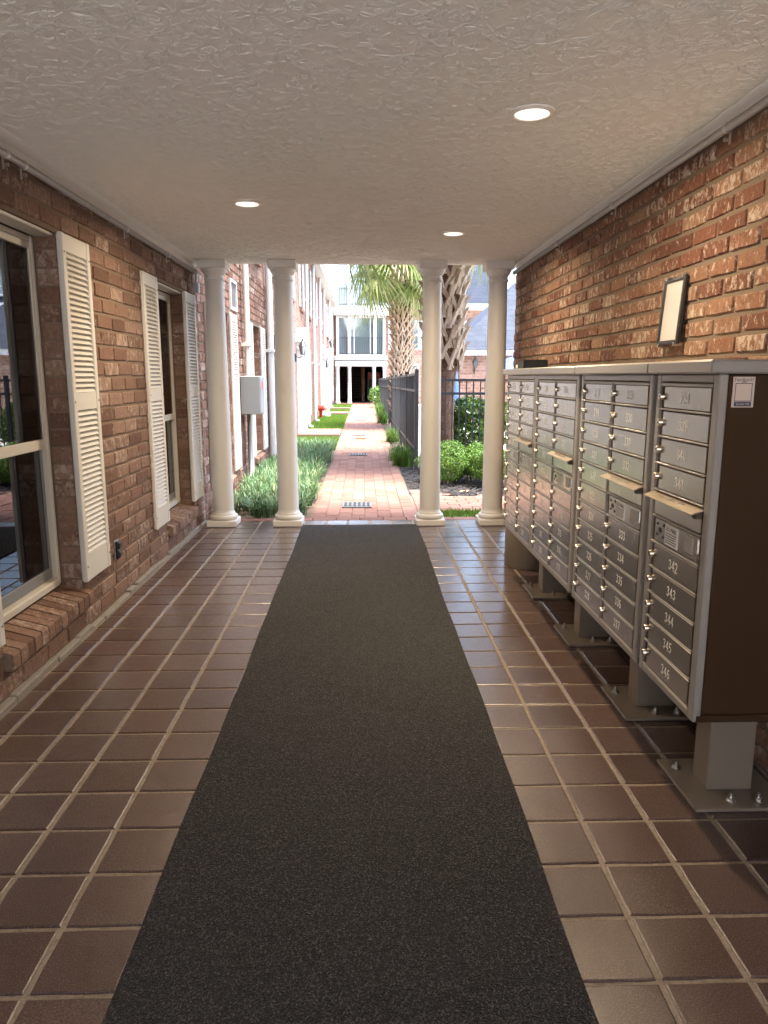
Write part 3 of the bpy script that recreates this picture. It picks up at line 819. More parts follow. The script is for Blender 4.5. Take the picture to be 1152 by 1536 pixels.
def cabinet(y0, y1, cols, label, post_y, cap=None, sticker=False):
    """cols: list of (y_lo, y_hi, kind, first number); kind 'S' = with slot and lock panel, 'F' = all doors"""
    t = thing('mailbox_cabinet', (1.3, (y0+y1)/2, 0), label, 'mailbox', 'grouped mailbox cabinets on pedestals')
    X1 = 1.505; zb, zt = .386, 1.506
    # body shell, open face filled by a recessed back panel
    m = MB()
    m.box(XF+.03, X1, y0+.003, y1-.003, zb+.028, zt-.001, .003)
    m.build('cabinet_body', BRONZE, t)
    MB().box(XF+.010, X1+.002, y0, y1, zb, zb+.027, .004).build('bottom_tray', BRONZE, t)
    m = MB(); lo, hi = y0+.001, y1-.001
    m.box(XF, XF+.029, lo, cols[0][0]-.004, zb+.002, zt, .004); m.box(XF, XF+.029, cols[-1][1]+.004, hi, zb+.002, zt, .004)
    a, b_ = cols[0][0]-.0035, cols[-1][1]+.0035
    m.box(XF+.001, XF+.029, a, b_, ZT+.002, zt, .004); m.box(XF+.001, XF+.029, a, b_, zb+.002, ZT-RP*11-.002, .004)
    m.build('face_frame', TAUPEL, t)
    for c0, c1 in zip(cols, cols[1:]): MB().box(XF-.002, XF+.029, c0[1]+.003, c1[0]-.003, ZT-RP*11-.001, ZT+.001, .003).build('mullion', TAUPEL, t)
    for (a, b_, kind, num) in cols:
        MB().box(XF+.008, XF+.0295, a-.003, b_+.003, ZT-RP*11-.001, ZT+.001).build('recess', RECESS, t)
        MB().box(XF-.001, XF+.0075, a, b_, ZT-.012, ZT-.001, .002).build('header_strip', TAUPEL, t)
        for k in range(11):
            z1, z0 = ZT-RP*k-(.013 if k == 0 else .003), ZT-RP*(k+1)+.003
            dy0, dy1 = a+.004, b_-.034
            MB().box(XF-.003, XF+.0075, a+.001, b_-.001, z0-.002, z0+.004, .0015).build('ledge', TAUPEL, t)
            z0 += .007
            if kind == 'S' and k == 4:
                p = MB().box(XF+.001, XF+.0075, dy0, b_-.012, z0, z1-.012, .002).build('slot_panel', ALU, t)
                hd = MB().prism([(XF+.012, z1+.003), (XF-.034, z1-.015), (XF-.036, z1-.018), (XF-.033, z1-.0195), (XF+.012, z1-.003)], 1, a-.004, b_+.004)
                hb = hd.build('outgoing_hood', HOOD, p)
                sl = MB(); sl.box(XF-.02, XF+.01, a+.004, a+.03, z1-.034, z1-.014, .002); sl.build('hood_bracket', RECESS, p)
                an = math.atan2(.018, .046)
                text('lettering', 'OUTGOING MAIL', .026, TAUPEL, (XF-.0125, (a+b_)/2+.01, z1-.0060), Matrix(((0, math.cos(an), -math.sin(an)), (-1, 0, 0), (0, math.sin(an), math.cos(an)))).to_euler(), p)
                continue
            if kind == 'S' and k == 5:
                p = MB().box(XF+.001, XF+.0075, dy0, b_-.028, z0, z1, .002).build('lock_panel', ALU, t)
                zc = (z0+z1)/2; w_ = b_-a
                h_ = MB()
                for (yy, zz, r_) in ((b_-.075, zc+.004, .010), (b_-.05, zc+.024, .005), (b_-.05, zc-.014, .005), (b_-.105, zc+.026, .006), (b_-.105, zc-.016, .006)):
                    h_.tube([(XF-.0015, yy, zz), (XF+.004, yy, zz)], r_, 10)
                h_.build('keyhole', BLACKP, p)
                MB().box(XF-.0012, XF+.003, b_-.225, b_-.122, z0+.006, z1-.006, .0005).build('notice_plate', LABELM, p)
                RX = (R(90), 0, R(-90))
                text('lettering', 'U.S. MAIL', .021, PRINT, (XF-.0018, b_-.1735, z1-.020), RX, p, .0002)
                ln = MB()
                for q in range(5): ln.box(XF-.0020, XF-.0013, b_-.218+.004*(q % 3), b_-.129, z1-.036-q*.0082, z1-.0335-q*.0082)
                ln.build('small_print', PRINT, p)
                MB().box(XF-.001, XF+.003, a+.05, a+.11, z0+.018, z1-.012, .0005).build('faded_sticker', plain_sticker, p)
                lt = MB().box(XF-.006, XF+.004, a+.012, a+.018, z0+.03, z1-.006, .002)
                lt.tube([(XF-.004, a+.014, z0+.012), (XF+.004, a+.014, z0+.012)], .006, 8); lt.build('latch', STEEL, p)
                continue
            d = MB().box(XF+.0, XF+.0075, dy0, dy1, z0, z1, .002).build('door', ALU, t)
            lk = MB(); zc = z0+(z1-z0)*.52; yk = dy1+.012
            lk.tube([(XF+.007, yk, zc), (XF-.011, yk, zc), (XF-.013, yk, zc), (XF-.0135, yk, zc)], [.0135, .0135, .0125, .010], 16)
            lo_ = lk.build('lock', BRASSP, d, smooth=R(40))
            nb = MB(); nb.tube([(XF-.0130, yk, zc), (XF-.0142, yk, zc)], .0035, 8); nb.build('key_slot', RECESS, d)
            mb = MB(); number(mb, str(num), XF-.00025, (dy0+dy1)/2+.004, zc-.002, .034); mb.build('number', ENGR, d)
            num += 1
    c0, c1 = cap or (y0-.018, y1+.018)
    cm = MB(); cm.box(1.03, 1.53, c0, c1, 1.507, 1.549, .006); cm.build('cap', TAUPEL, t)
    # pedestal
    py = post_y
    MB().box(1.242, 1.412, py-.055, py+.055, .0142, zb-.001, .004).build('pedestal_post', TAUPE, t)
    MB().box(1.153, 1.50, py-.172, py+.172, .001, .014, .002).build('base_plate', TAUPE, t)
    for dx, dy in ((1.20, .105), (1.30, -.125), (1.40, -.125), (1.46, .105)):
        b = MB(); cyy = py+dy
        b.tube([(dx, cyy, .0141), (dx, cyy, .018)], .017, 14); b.tube([(dx, cyy, .0181), (dx, cyy, .030)], .0125, 6); b.tube([(dx, cyy, .0301), (dx, cyy, .043)], .0065, 8)
        b.build('anchor_bolt', STEEL, t)
    if sticker:
        s = MB().box(XF+.042, XF+.108, y0+.0008, y0+.0032, 1.407, 1.498).build('sticker', STICK, t)
        text('lettering', 'Feedback?', .0145, NAVY, (XF+.075, y0+.0003, 1.489), (R(90), 0, 0), s, .0001)
        f2 = MB(); xa, xb, za, zb_ = XF+.049, XF+.101, 1.425, 1.479
        for (p, q_, u, v_) in ((xa, xb, za, za+.002), (xa, xb, zb_-.002, zb_), (xa, xa+.002, za+.002, zb_-.002), (xb-.002, xb, za+.002, zb_-.002)): f2.box(p, q_, y0+.0003, y0+.0007, u, v_)
        f2.box(xa, xb, y0+.0003, y0+.0007, 1.410, 1.4235)
        f2.tube([(XF+.069, y0+.0004, 1.479), (XF+.071, y0+.0004, 1.483), (XF+.079, y0+.0004, 1.483), (XF+.081, y0+.0004, 1.479)], .001, 4)
        f2.build('sticker_frame', NAVY, s)
        text('lettering', 'SCAN ME', .010, STICK, (XF+.075, y0+.0001, 1.4165), (R(90), 0, 0), s, .0001)
    return t
plain_sticker = plain('faded_sticker', (.40, .37, .33), .5)
def two(y0, nl, nr):
    return [(y0+.038, y0+.435, 'S', nr), (y0+.452, y0+.855, 'F', nl)]
cabinet(2.197, 2.669, [(2.240, 2.630, 'S', 338)], 'single column taupe mailbox cabinet numbered 338 to 346 with a sticker on its side', 2.466, (2.18, 2.672), True)
cabinet(2.706, 3.600, two(2.706, 318, 329), 'two column mailbox cabinet numbered 329 to 337 on its nearer doors', 3.156, (2.676, 3.600))
cabinet(3.640, 4.555, two(3.650, 298, 309), 'two column mailbox cabinet third from the sticker, sharing a stile with the last one', 4.06, (3.604, 4.558))
cabinet(4.558, 5.460, two(4.562, 278, 289), 'two column mailbox cabinet at the end beside the column', 4.95, (4.5585, 5.475))

tb = thing('letter_tray', (1.2, 5.3, 1.549), 'small black box lying on top of the farthest mailbox cabinet', 'box')
MB().prism([(5.18, 1.5495), (5.44, 1.5495), (5.44, 1.590), (5.18, 1.612)], 0, 1.12, 1.29).build('body', BLACKP, tb)
MB().box(1.116, 1.119, 5.36, 5.42, 1.556, 1.580).build('tag', LABELM, tb)
rb = thing('round_bin', (1.33, 5.73, 0), 'grey round metal bin standing beyond the last mailbox cabinet', 'bin')
MB().lathe(1.33, 5.73, [(.186, .001), (.19, .01), (.19, .5), (.186, .506)], 40).build('drum', TAUPE, rb, smooth=R(40))
MB().lathe(1.33, 5.73, [(.195, .5065), (.195, .53), (.15, .55), (.05, .556)], 40).build('lid', TAUPE, rb, smooth=R(40))

# ------------------------------------------------------------------ outdoor ground
struct(MB().box(-60, 60, YE+.001, 120, -.6, -.05).build('ground', SOIL))
PW = .1425; PX0 = -.555
path = struct(MB().box(PX0-.02, PX0+8*PW+.02, YE+.002, 40.2, -.049, -.012).build('path', SAND))
def paver_mesh(sx, sy):
    m = MB(); b = .004
    hx, hy = sx/2, sy/2
    lo = [(-hx,-hy),(hx,-hy),(hx,hy),(-hx,hy)]; hi = [(-hx+b,-hy+b),(hx-b,-hy+b),(hx-b,hy-b),(-hx+b,hy-b)]
    v = [(x, y, -.03) for x, y in lo]+[(x, y, -.004) for x, y in lo]+[(x, y, 0) for x, y in hi]
    return m.add(v, [(8,9,10,11)]+[(i, (i+1) % 4, 4+(i+1) % 4, 4+i) for i in range(4)]+[(4+i, 4+(i+1) % 4, 8+(i+1) % 4, 8+i) for i in range(4)])
PL = .262
pm = paver_mesh(PW-.006, PL-.007); pmesh = mesh_of(pm, 'paver', PAVER)
hmesh = mesh_of(paver_mesh(PL-.007, PW-.006), 'paver', PAVER)
pl = []
y = YE+.16; k = 0
for c in range(8):
    off = (c % 2)*PL*.5
    y = YE+.155
    first = True
    while y < 40.0:
        L = PL*.5 if first and off else PL; first = False
        pl.append((PX0+PW*(c+.5), y+L/2, L)); y += L
halfm = mesh_of(paver_mesh(PW-.006, PL*.5-.007), 'paver', PAVER)
border = []
pl.sort(key=lambda p: p[1]); rest = MB(); n = 0
GR = [(-.075, 8.51, 'nearest'), (-.09, 14.15, ''), (-.11, 18.9, ''), (-.11, 25.5, ''), (-.11, 30.0, '')]
for (x, yy, L) in pl:
    z = random.uniform(-.003, .002)-.001
    if n < 290:
        inst('paver', pmesh if L == PL else halfm, (x, yy, z), path, rot=(random.uniform(-.006, .006), random.uniform(-.01, .01), random.uniform(-.008, .008))); n += 1
    else:
        q = pm if L == PL else paver_mesh(PW-.006, PL*.5-.007)
        rest.add([(p[0]+x, p[1]+yy, p[2]+z) for p in q.v], q.f)
rest.build('paver_field', PAVER, path, kind='stuff')
# pale threshold row where the tiles meet the path
th = struct(MB().box(-1.55, 1.5, YE+.003, YE+.15, -.049, -.012).build('threshold', SAND))
x = -1.54
while x < 1.45:
    L = .25; MB().box(x+.004, x+L-.004, YE+.006, YE+.146, -.03, .0, .004).build('tile', plain_thr if False else PAVER, th); x += L
# side spur of the path
sp = struct(MB().box(PX0+8*PW+.021, 2.4, 8.13, 9.80, -.049, -.012).build('path', SAND))
yy = 8.15; r = 0
sm = MB(); cnt = 0
while yy < 9.72:
    x = PX0+8*PW+.03-(PL*.5 if r % 2 else 0)
    while x < 2.35:
        lim = 9.78 if x < 1.0 else 9.22
        xa, xb = max(x, PX0+8*PW+.03), min(x+PL, 2.38)
        if yy+PW < lim and xb-xa > .05:
            me = hmesh if xb-xa > PL-.01 else mesh_of(paver_mesh(xb-xa-.007, PW-.006), 'paver', PAVER)
            inst('paver', me, ((xa+xb)/2, yy+PW/2, random.uniform(-.003, .001)), sp)
        x += PL
    yy += PW; r += 1

# drain grates in the path
for i, (gx, gy, lb) in enumerate([(-.075, 8.51, 'black cast drain grate in the path closest to the column row'), (-.09, 14.15, 'cast drain grate in the path beside the end of the liriope'), (-.11, 18.9, 'cast drain grate in the path at the first lawn crossing'), (-.11, 25.5, 'cast drain grate in the path beside the long lawn')]):
    g = thing('drain_grate', (gx, gy, 0), lb, 'drain', 'drain grates along the brick path')
    m = MB(); hw, hd = .16, .16
    MB().box(gx-hw-.012, gx+hw+.012, gy-hd-.012, gy+hd+.012, .0005, .0035).build('pan', BLACK, g)
    xs = [gx-hw+2*hw*k/6 for k in range(7)]
    for k in range(7): m.box(xs[k]-.012, xs[k]+.012, gy-hd, gy+hd, .004, .016, .002)
    m.build('bars', IRON, g)
    m = MB()
    for yv in (gy-hd, gy, gy+hd): m.box(gx-hw-.012, gx+hw+.012, yv-.012, yv+.012, .0055, .0145, .002)
    m.build('crossbar', IRON, g)
dt = tag(MB().box(-.19, .07, 17.75, 18.05, .001, .03, .004).build('drain_cover', plain('rust', (.30, .12, .07), .8)), 'rusty brown drain cover standing proud of the brick path', 'drain')

# ------------------------------------------------------------------ lawn panels and brick crossings between the wall and the path
def lawn(x0, x1, y0, y1, per=900):
    o = struct(MB().box(x0, x1, y0, y1, -.049, -.004).build('lawn', plain_lawn))
    m = MB(); n = int((x1-x0)*(y1-y0)*per); rr = random.Random(int(y0*10))
    for _ in range(n):
        x, y = rr.uniform(x0, x1), rr.uniform(y0, y1); h = rr.uniform(.025, .06); a = rr.uniform(0, 6.28); w_ = rr.uniform(.004, .008); l = rr.uniform(0, .03); b_ = rr.uniform(0, 6.28)
        dx, dy = math.cos(a)*w_, math.sin(a)*w_
        m.face((x-dx, y-dy, -.006), (x+dx, y+dy, -.006), (x+math.cos(b_)*l, y+math.sin(b_)*l, h))
    m.build('grass', GRASS, o, kind='stuff')
plain_lawn = plain('lawn_base', (.10, .18, .025), .95, var=.25, sc=5)
LX0, LX1 = -1.64, PX0-.025
lawn(LX0, LX1, 15.6, 18.3, 2500); lawn(LX0, LX1, 20.3, 29.0, 1600); lawn(LX0, LX1, 30.3, 33.6, 1200); lawn(LX0, LX1, 34.4, 39.6, 900)
lawn(.66, 2.4, YE+.155, 8.11, 4200)
for (a, b_) in ((18.32, 20.28), (29.02, 30.28), (33.62, 34.38)):
    st = struct(MB().box(LX0, LX1, a, b_, -.049, .06).build('brick_crossing', SAND))
    x = LX0
    while x < LX1-.05:
        xe = min(x+PL, LX1); yq = a
        while yq < b_-.05:
            MB().box(x+.004, xe-.004, yq+.003, min(yq+PW, b_)-.003, .03, .075, .004).build('paver', PAVER, st); yq += PW
        x = xe
# mulch bed
def rough_sheet(name, mat, x0, x1, y0, y1, z, amp, nx, ny, kind='structure'):
    rr = random.Random(len(name)); m = MB(); v = []; f = []
    for j in range(ny+1):
        for i in range(nx+1): v.append((x0+(x1-x0)*i/nx, y0+(y1-y0)*j/ny, z+rr.uniform(-amp, amp)))
    for j in range(ny):
        for i in range(nx): a = j*(nx+1)+i; f.append((a, a+1, a+nx+2, a+nx+1))
    o = m.add(v, f).build(name, mat); o['kind'] = kind; return o
mul = rough_sheet('mulch_bed', MULCH, .60, 6.0, 9.24, 12.2, -.006, .014, 60, 34)
m = MB(); rr = random.Random(4)
for _ in range(2600):
    x, y = rr.uniform(.62, 2.6), rr.uniform(9.25, 12.0)
    if x < 1.03 and y < 9.8: continue
    a = rr.uniform(0, 3.14); l, w_ = rr.uniform(.015, .045), rr.uniform(.004, .010); z = rr.uniform(.0, .02)
    dx, dy = math.cos(a)*l, math.sin(a)*l; px, py = -math.sin(a)*w_, math.cos(a)*w_; t_ = rr.uniform(-.01, .02)
    m.face((x-dx-px, y-dy-py, z), (x+dx-px, y+dy-py, z+t_), (x+dx+px, y+dy+py, z+t_), (x-dx+px, y-dy+py, z+.006))
m.build('mulch_chips', MULCH, mul, kind='stuff')
lf = MB()
for (x, y, a) in ((1.30, 9.42, .3), (1.37, 9.47, 1.2), (1.34, 9.40, 2.2), (1.62, 9.45, .8)):
    d = Vector((math.cos(a), math.sin(a), 0))*.06; e = Vector((-math.sin(a), math.cos(a), 0))*.022; c = Vector((x, y, .02))
    lf.face(c-d, c+e+Vector((0, 0, .012)), c+d, c-e+Vector((0, 0, .006)))
lf.build('dead_leaves', plain('dead_leaf', (.42, .24, .14), .8), mul, kind='stuff')
struct(MB().box(.93, 30, 12.21, 40.4, -.049, -.01).build('pool_deck', DECK))

# ------------------------------------------------------------------ liriope border
def blades(m, cx, cy, n, rr, h0, h1, spread, w0=.006):
    for _ in range(n):
        a = rr.uniform(0, 6.283); L = rr.uniform(h0, h1); lean = rr.uniform(.25, 1.0)*spread
        bx, by = cx+rr.gauss(0, .02), cy+rr.gauss(0, .02); w_ = w0*rr.uniform(.7, 1.3)
        ux, uy = math.cos(a), math.sin(a); px, py = -uy*w_, ux*w_; pts = []
        for k in range(5):
            t_ = k/4; r_ = lean*L*(t_**1.5); z = L*(t_-.62*lean*t_**2.2)
            pts.append((bx+ux*r_, by+uy*r_, max(z, .0)))
        i0 = len(m.v)
        for k in range(5):
            s_ = (1, 1, .9, .6, .08)[k]; p = pts[k]
            m.v += [(p[0]-px*s_, p[1]-py*s_, p[2]-.02 if k == 0 else p[2]), (p[0]+px*s_, p[1]+py*s_, p[2]-.02 if k == 0 else p[2])]
        for k in range(4): b_ = i0+2*k; m.f.append((b_, b_+1, b_+3, b_+2))
m = MB(); rr = random.Random(12)
for _ in range(430):
    y = rr.uniform(YE+.2, 15.6); x = rr.uniform(-1.55, -.64+.05*math.sin(y*3))
    blades(m, x, y, 32, rr, .20, .34, 1.0, .005)
lo = m.build('liriope', LIRI); lo['kind'] = 'stuff'; lo['label'] = 'variegated grassy border between the columns, wall and brick path'

# ------------------------------------------------------------------ leafy shrubs
def leaf_cloud(m, rr, n, shape, size, flat=.35):
    for _ in range(n):
        p, nrm = shape(rr)
        d = Vector((rr.gauss(0, 1), rr.gauss(0, 1), rr.gauss(0, 1))).normalized()
        d = (d+nrm*.9).normalized(); t_ = d.cross(Vector((rr.uniform(-1, 1), rr.uniform(-1, 1), rr.uniform(-1, 1)))).normalized(); u = d.cross(t_)
        l, w_ = size*rr.uniform(.6, 1.3), size*.45*rr.uniform(.7, 1.2); c = Vector(p)
        m.face(c-t_*l*.5, c+u*w_*.5-d*l*.08, c+t_*l*.55, c-u*w_*.5-d*l*.08)
def blob(cx, cy, cz, rx, ry, rz, inner=.72):
    ph = [random.uniform(0, 6.28) for _ in range(6)]
    def f(rr):
        while True:
            v = Vector((rr.gauss(0, 1), rr.gauss(0, 1), rr.gauss(0, 1))).normalized()
            k = 1+.10*math.sin(5*v.x+ph[0])+.09*math.sin(6*v.y+ph[1])+.09*math.sin(7*v.z+ph[2])+.05*math.sin(13*v.x+11*v.y+ph[3])
            k *= rr.uniform(inner, 1.0)**.6
            p = (cx+v.x*rx*k, cy+v.y*ry*k, cz+v.z*rz*k)
            if p[2] > .03: return p, v
    return f
def shrub(name, loc, label, cat, n, rad, size, mat, group=None, stems=6):
    t = thing(name, (*loc, 0), label, cat, group)
    x, y = loc; rx, ry, h = rad; rr = random.Random(int(x*100+y*10))
    m = MB(); leaf_cloud(m, rr, n, blob(x, y, h*.56, rx, ry, h*.46), size); m.build('foliage', mat, t)
    s = MB()
    for k in range(stems):
        a = k*6.28/stems+rr.uniform(-.3, .3)
        s.tube([(x+.05*math.cos(a), y+.05*math.sin(a), -.02), (x+rx*.35*math.cos(a), y+ry*.35*math.sin(a), h*.3), (x+rx*.7*math.cos(a), y+ry*.7*math.sin(a), h*.65)], [.014, .010, .004], 6)
    s.build('stem', TRUNKM, t)
    return t
gh = 'clipped boxwoods in the mulch bed'
shrub('boxwood_shrub', (1.20, 10.35), 'clipped boxwood partly behind the carpet-corner column', 'shrub', 8500, (.37, .38, .54), .034, BOX_L, gh)
shrub('boxwood_shrub', (1.60, 10.55), 'clipped boxwood between two others in the black mulch', 'shrub', 7500, (.34, .36, .53), .034, BOX_L, gh)
shrub('boxwood_shrub', (1.78, 9.98), 'clipped boxwood closest to the mailboxes with bare lower twigs', 'shrub', 8500, (.36, .36, .55), .034, BOX_L, gh)
shrub('leafy_shrub', (2.05, 13.1), 'tall glossy leaved shrub behind the black railing', 'shrub', 4600, (.66, .5, 1.1), .105, SHRUB_L)
for x, y, lb_ in ((3.3, 13.0, 'glossy shrub next along the railing after the tall leafy one'), (4.7, 13.3, 'glossy shrub midway between two others along the pool railing'), (6.2, 13.0, 'glossy shrub last along the railing, farthest from the palms')):
    shrub('leafy_shrub', (x, y), lb_, 'shrub', 1500, (.6, .5, 1.05), .11, SHRUB_L, 'shrubs along the pool railing')
gf = 'grassy clumps at the foot of the tall fence'
def clump(x, y, n, h, label):
    t = thing('grass_clump', (x, y, 0), label, 'plant', gf); m = MB(); rr = random.Random(int(y*7))
    for _ in range(n): blades(m, x+rr.gauss(0, .07), y+rr.gauss(0, .16), 10, rr, h*.6, h*1.15, .7, .006)
    m.build('leaves', BOX_L, t)
clump(.70, 12.5, 34, .42, 'largest green clump at the near post of the tall fence')
clump(.69, 13.4, 24, .36, 'green clump just behind the largest one by the fence')
clump(.67, 17.2, 26, .40, 'round green clump alone by the middle of the fence')
clump(.66, 24.0, 30, .5, 'light green clump by the farther part of the fence')
clump(.66, 29.0, 30, .6, 'green clump beyond the light green one by the fence')
shrub('boxwood_shrub', (.68, 36.0), 'yellow green bush beside the far portico', 'shrub', 900, (.34, .6, 1.0), .12, BOX_L)

# ------------------------------------------------------------------ fences
FENCEM = plain('fence_paint', (.034, .037, .041), .45)
def fence(label, run, axis, fixed, post_at, zt, rails, pick, pick_lo, top=True):
    """run = (a, b) along axis ('x' or 'y'), zt(s) top height"""
    a, b_ = run
    P = (lambda s: (fixed, s)) if axis == 'y' else (lambda s: (s, fixed))
    t = thing('metal_fence', (*P(a), 0), label, 'fence')
    s = a; pk = MB().box(-.009, .009, -.009, .009, 0, 1); pme = mesh_of(pk, 'picket', FENCEM)
    k = 0
    while s < b_:
        near = min(abs(s-q) for q in post_at)
        if near > .05:
            x, y = P(s); h = zt(s)-.002-pick_lo
            inst('picket', pme, (x, y, pick_lo), t, (1, 1, h)); k += 1
        s += pick
    for q in post_at:
        x, y = P(q); m = MB(); m.box(x-.03, x+.03, y-.03, y+.03, -.03, zt(q)+.06, .003); m.box(x-.036, x+.036, y-.036, y+.036, zt(q)+.0605, zt(q)+.075, .003)
        m.build('post', FENCEM, t)
    for off in rails:
        m = MB(); (x0, y0), (x1, y1) = P(a), P(b_); z0, z1 = zt(a)-off, zt(b_)-off; w_ = .019
        if axis == 'y': m.add([(x0-w_, y0, z0-.02), (x0+w_, y0, z0-.02), (x0+w_, y0, z0+.02), (x0-w_, y0, z0+.02), (x1-w_, y1, z1-.02), (x1+w_, y1, z1-.02), (x1+w_, y1, z1+.02), (x1-w_, y1, z1+.02)], [(0,3,2,1),(4,5,6,7),(0,1,5,4),(1,2,6,5),(2,3,7,6),(3,0,4,7)])
        else: m.add([(x0, y0-w_, z0-.02), (x0, y0+w_, z0-.02), (x0, y0+w_, z0+.02), (x0, y0-w_, z0+.02), (x1, y1-w_, z1-.02), (x1, y1+w_, z1-.02), (x1, y1+w_, z1+.02), (x1, y1-w_, z1+.02)], [(0,3,2,1),(4,5,6,7),(0,1,5,4),(1,2,6,5),(2,3,7,6),(3,0,4,7)])
        m.build('rail', FENCEM, t)
    return t
zt1 = lambda s: 1.53-.27*(s-11.75)/28
fence('tall black metal fence running away along the brick path', (11.85, 38.6), 'y', .855, [11.75+2.43*k for k in range(12)], zt1, (.0, .26, 1.2), .105, .10)
fence('black metal railing crossing behind the boxwoods to the pool', (.98, 8.0), 'x', 11.80, [1.985+2.2*k for k in range(3)], lambda s: 1.435, (.0, .21, 1.2), .112, .12)

# ------------------------------------------------------------------ palms
def frond_mesh():
    m = MB(); rr = random.Random(2); n = 40; PLN = .75
    m.tube([(0, 0, 0), (PLN*.5, 0, .06), (PLN, 0, .04)], [.022, .015, .010], 5)
    for i in range(n):
        a = R(-150)+R(300)*i/(n-1); L = .95*(1-.25*abs(a)/R(150))*rr.uniform(.9, 1.06)
        d = Vector((math.cos(a), math.sin(a), 0)); s = Vector((-math.sin(a), math.cos(a), 0)); pts = []
        st = .25*math.cos(a*.5)
        for k in range(5):
            q = k/4; z = .04-.05*abs(math.sin(a))*q-(.62*q**2.4)*rr.uniform(.8, 1.2)
            pts.append(Vector((PLN, 0, 0))+Vector((st*(1-.0), 0, 0))*min(1, q*2)*.4+d*L*q*(1-.12*q)+Vector((0, 0, z)))
        w_ = (.008, .028, .028, .016, .002); i0 = len(m.v)
        for k in range(5):
            up = Vector((0, 0, .012 if k in (1, 2) else 0))
            m.v += [tuple(pts[k]-s*w_[k]+up), tuple(pts[k]+s*w_[k]-up)]
        for k in range(4): b_ = i0+2*k; m.f.append((b_, b_+1, b_+3, b_+2))
    return mesh_of(m, 'frond', FROND)
FM = frond_mesh()
def boot_mesh(hw, L, w_):
    """split leaf base: two straps rising from x=±hw and meeting in a stub that leans out (+y)"""
    m = MB(); rr = random.Random(5)
    def strap(x0, x1, zt, y0, y1, wa, wb):
        v = []
        n = 4
        for k in range(n+1):
            q = k/n; x = x0+(x1-x0)*q; z = zt*q; y = y0+(y1-y0)*q**1.5; ww = wa+(wb-wa)*q; th = .035-.01*q
            v += [(x-ww, y-.03, z), (x-ww*.85, y+th*.4, z), (x+ww*.85, y+th*.4, z), (x+ww, y-.03, z)]
        f = [(0,1,2,3), (4*n+3, 4*n+2, 4*n+1, 4*n)]
        for k in range(n):
            for c in range(4): f.append((4*k+c, 4*k+4+c, 4*k+4+(c+1) % 4, 4*k+(c+1) % 4))
        m.add(v, f)
    strap(-hw, -w_*.2, L*.72, 0, .05, w_*.95, w_*.7); strap(hw, w_*.2, L*.72, .004, .054, w_*.95, w_*.7)
    strap(0, 0, L*.40, .055, .13, w_*1.05, w_*.8)
    i = len(m.v)
    k0 = 40
    for j in range(40, 60): x, y, z = m.v[j]; m.v[j] = (x, y, z+L*.66)
    return m
def palm(name, x, y, label, h, r0, r1, z_boot, z_top, nb, cell, seed, crown_n, frond_s):
    t = thing(name, (x, y, 0), label, 'palm tree'); rr = random.Random(seed)
    tm = MB(); n, sg = 70, 22
    for k in range(n+1):
        z = h*k/n; f_ = min(1, max(0, (z-z_boot+.3)/.6)); r_ = r0*(1+.03*math.sin(k*2.1))+(r1-.03-r0)*f_
        for q in range(sg):
            an = 6.28318*q/sg; r2 = r_*(1+rr.uniform(-.055, .045)); tm.v.append((x+r2*math.cos(an), y+r2*math.sin(an), z-.03))
    for k in range(n):
        for q in range(sg): tm.f.append((k*sg+q, k*sg+(q+1) % sg, (k+1)*sg+(q+1) % sg, (k+1)*sg+q))
    tm.build('trunk', BARK, t)
    hw, L, w_ = cell; bm = boot_mesh(hw, L, w_); me = mesh_of(bm, 'leaf_base', BOOT)
    rows = int((z_top-z_boot)/(L*.36))
    for j in range(rows):
        z = z_boot+j*L*.36; fr_ = max(0, (z-z_top+.8)/.8)
        for k in range(nb):
            an = 6.283*(k+.5*(j % 2))/nb+rr.uniform(-.07, .07); rad = r1-.02+rr.uniform(-.012, .012)
            inst('leaf_base', me, (x+rad*math.cos(an), y+rad*math.sin(an), z+rr.uniform(-.03, .03)), t, (rr.uniform(.85, 1.1), rr.uniform(.9, 1.5)*(1+.5*fr_), rr.uniform(.85, 1.15)), (rr.uniform(-.06, .02), rr.uniform(-.08, .08), an-math.pi/2))
    for k in range(crown_n):
        an = k*2.39996; f_ = k/crown_n; el = R(75-120*f_)+rr.uniform(-.1, .1); z = h-.1-.5*f_
        s = frond_s*rr.uniform(.85, 1.1)
        inst('frond', FM, (x+.15*math.cos(an), y+.15*math.sin(an), z), t, (s, s, s), (rr.uniform(-.2, .2), -el, an))
    return t
palm('palm_tree', 1.36, 12.45, 'thick palm with crossed leaf bases seen beside the carpet-corner column', 5.6, .175, .285, 1.62, 5.3, 7, (.15, .46, .042), 3, 26, 1.5)
palm('palm_tree', 1.16, 22.0, 'palm with a fan crown and shaggy tan trunk beyond the fence', 4.95, .25, .27, .25, 4.45, 8, (.10, .32, .030), 8, 25, 1.12)

# ------------------------------------------------------------------ left wing outdoors
lwg = thing('apartment_wing', (XL, 20, 0), 'long pink brick wing with white shutters and door surrounds along the path', 'building')
GW = [(8.42, 9.36), (11.28, 12.14), (13.45, 14.38)]
FW = [(16.4, 17.3), (22.2, 23.1), (25.4, 26.3), (32.0, 32.9), (37.0, 37.9)]
DOORS = [(18.9, 20.1), (29.2, 30.3), (33.5, 34.5)]
UPW = [(8.6, 9.4), (11.3, 12.2), (14.2, 15.0), (17.2, 18.0), (20.2, 21.0), (23.2, 24.0), (26.2, 27.0), (29.2, 30), (32.2, 33), (35.2, 36)]
g_ops = [(a, b_, .30, 2.26) for a, b_ in GW+FW]+[(a+.14, b_-.14, .08, 2.1) for a, b_ in DOORS]
g_ops.sort()
wall_slab(lwg, 'mortar', XL, XL-TH, YE+.002, 16.0, -.05, 3.0, [o for o in g_ops if o[0] < 15], MORTAR_L)
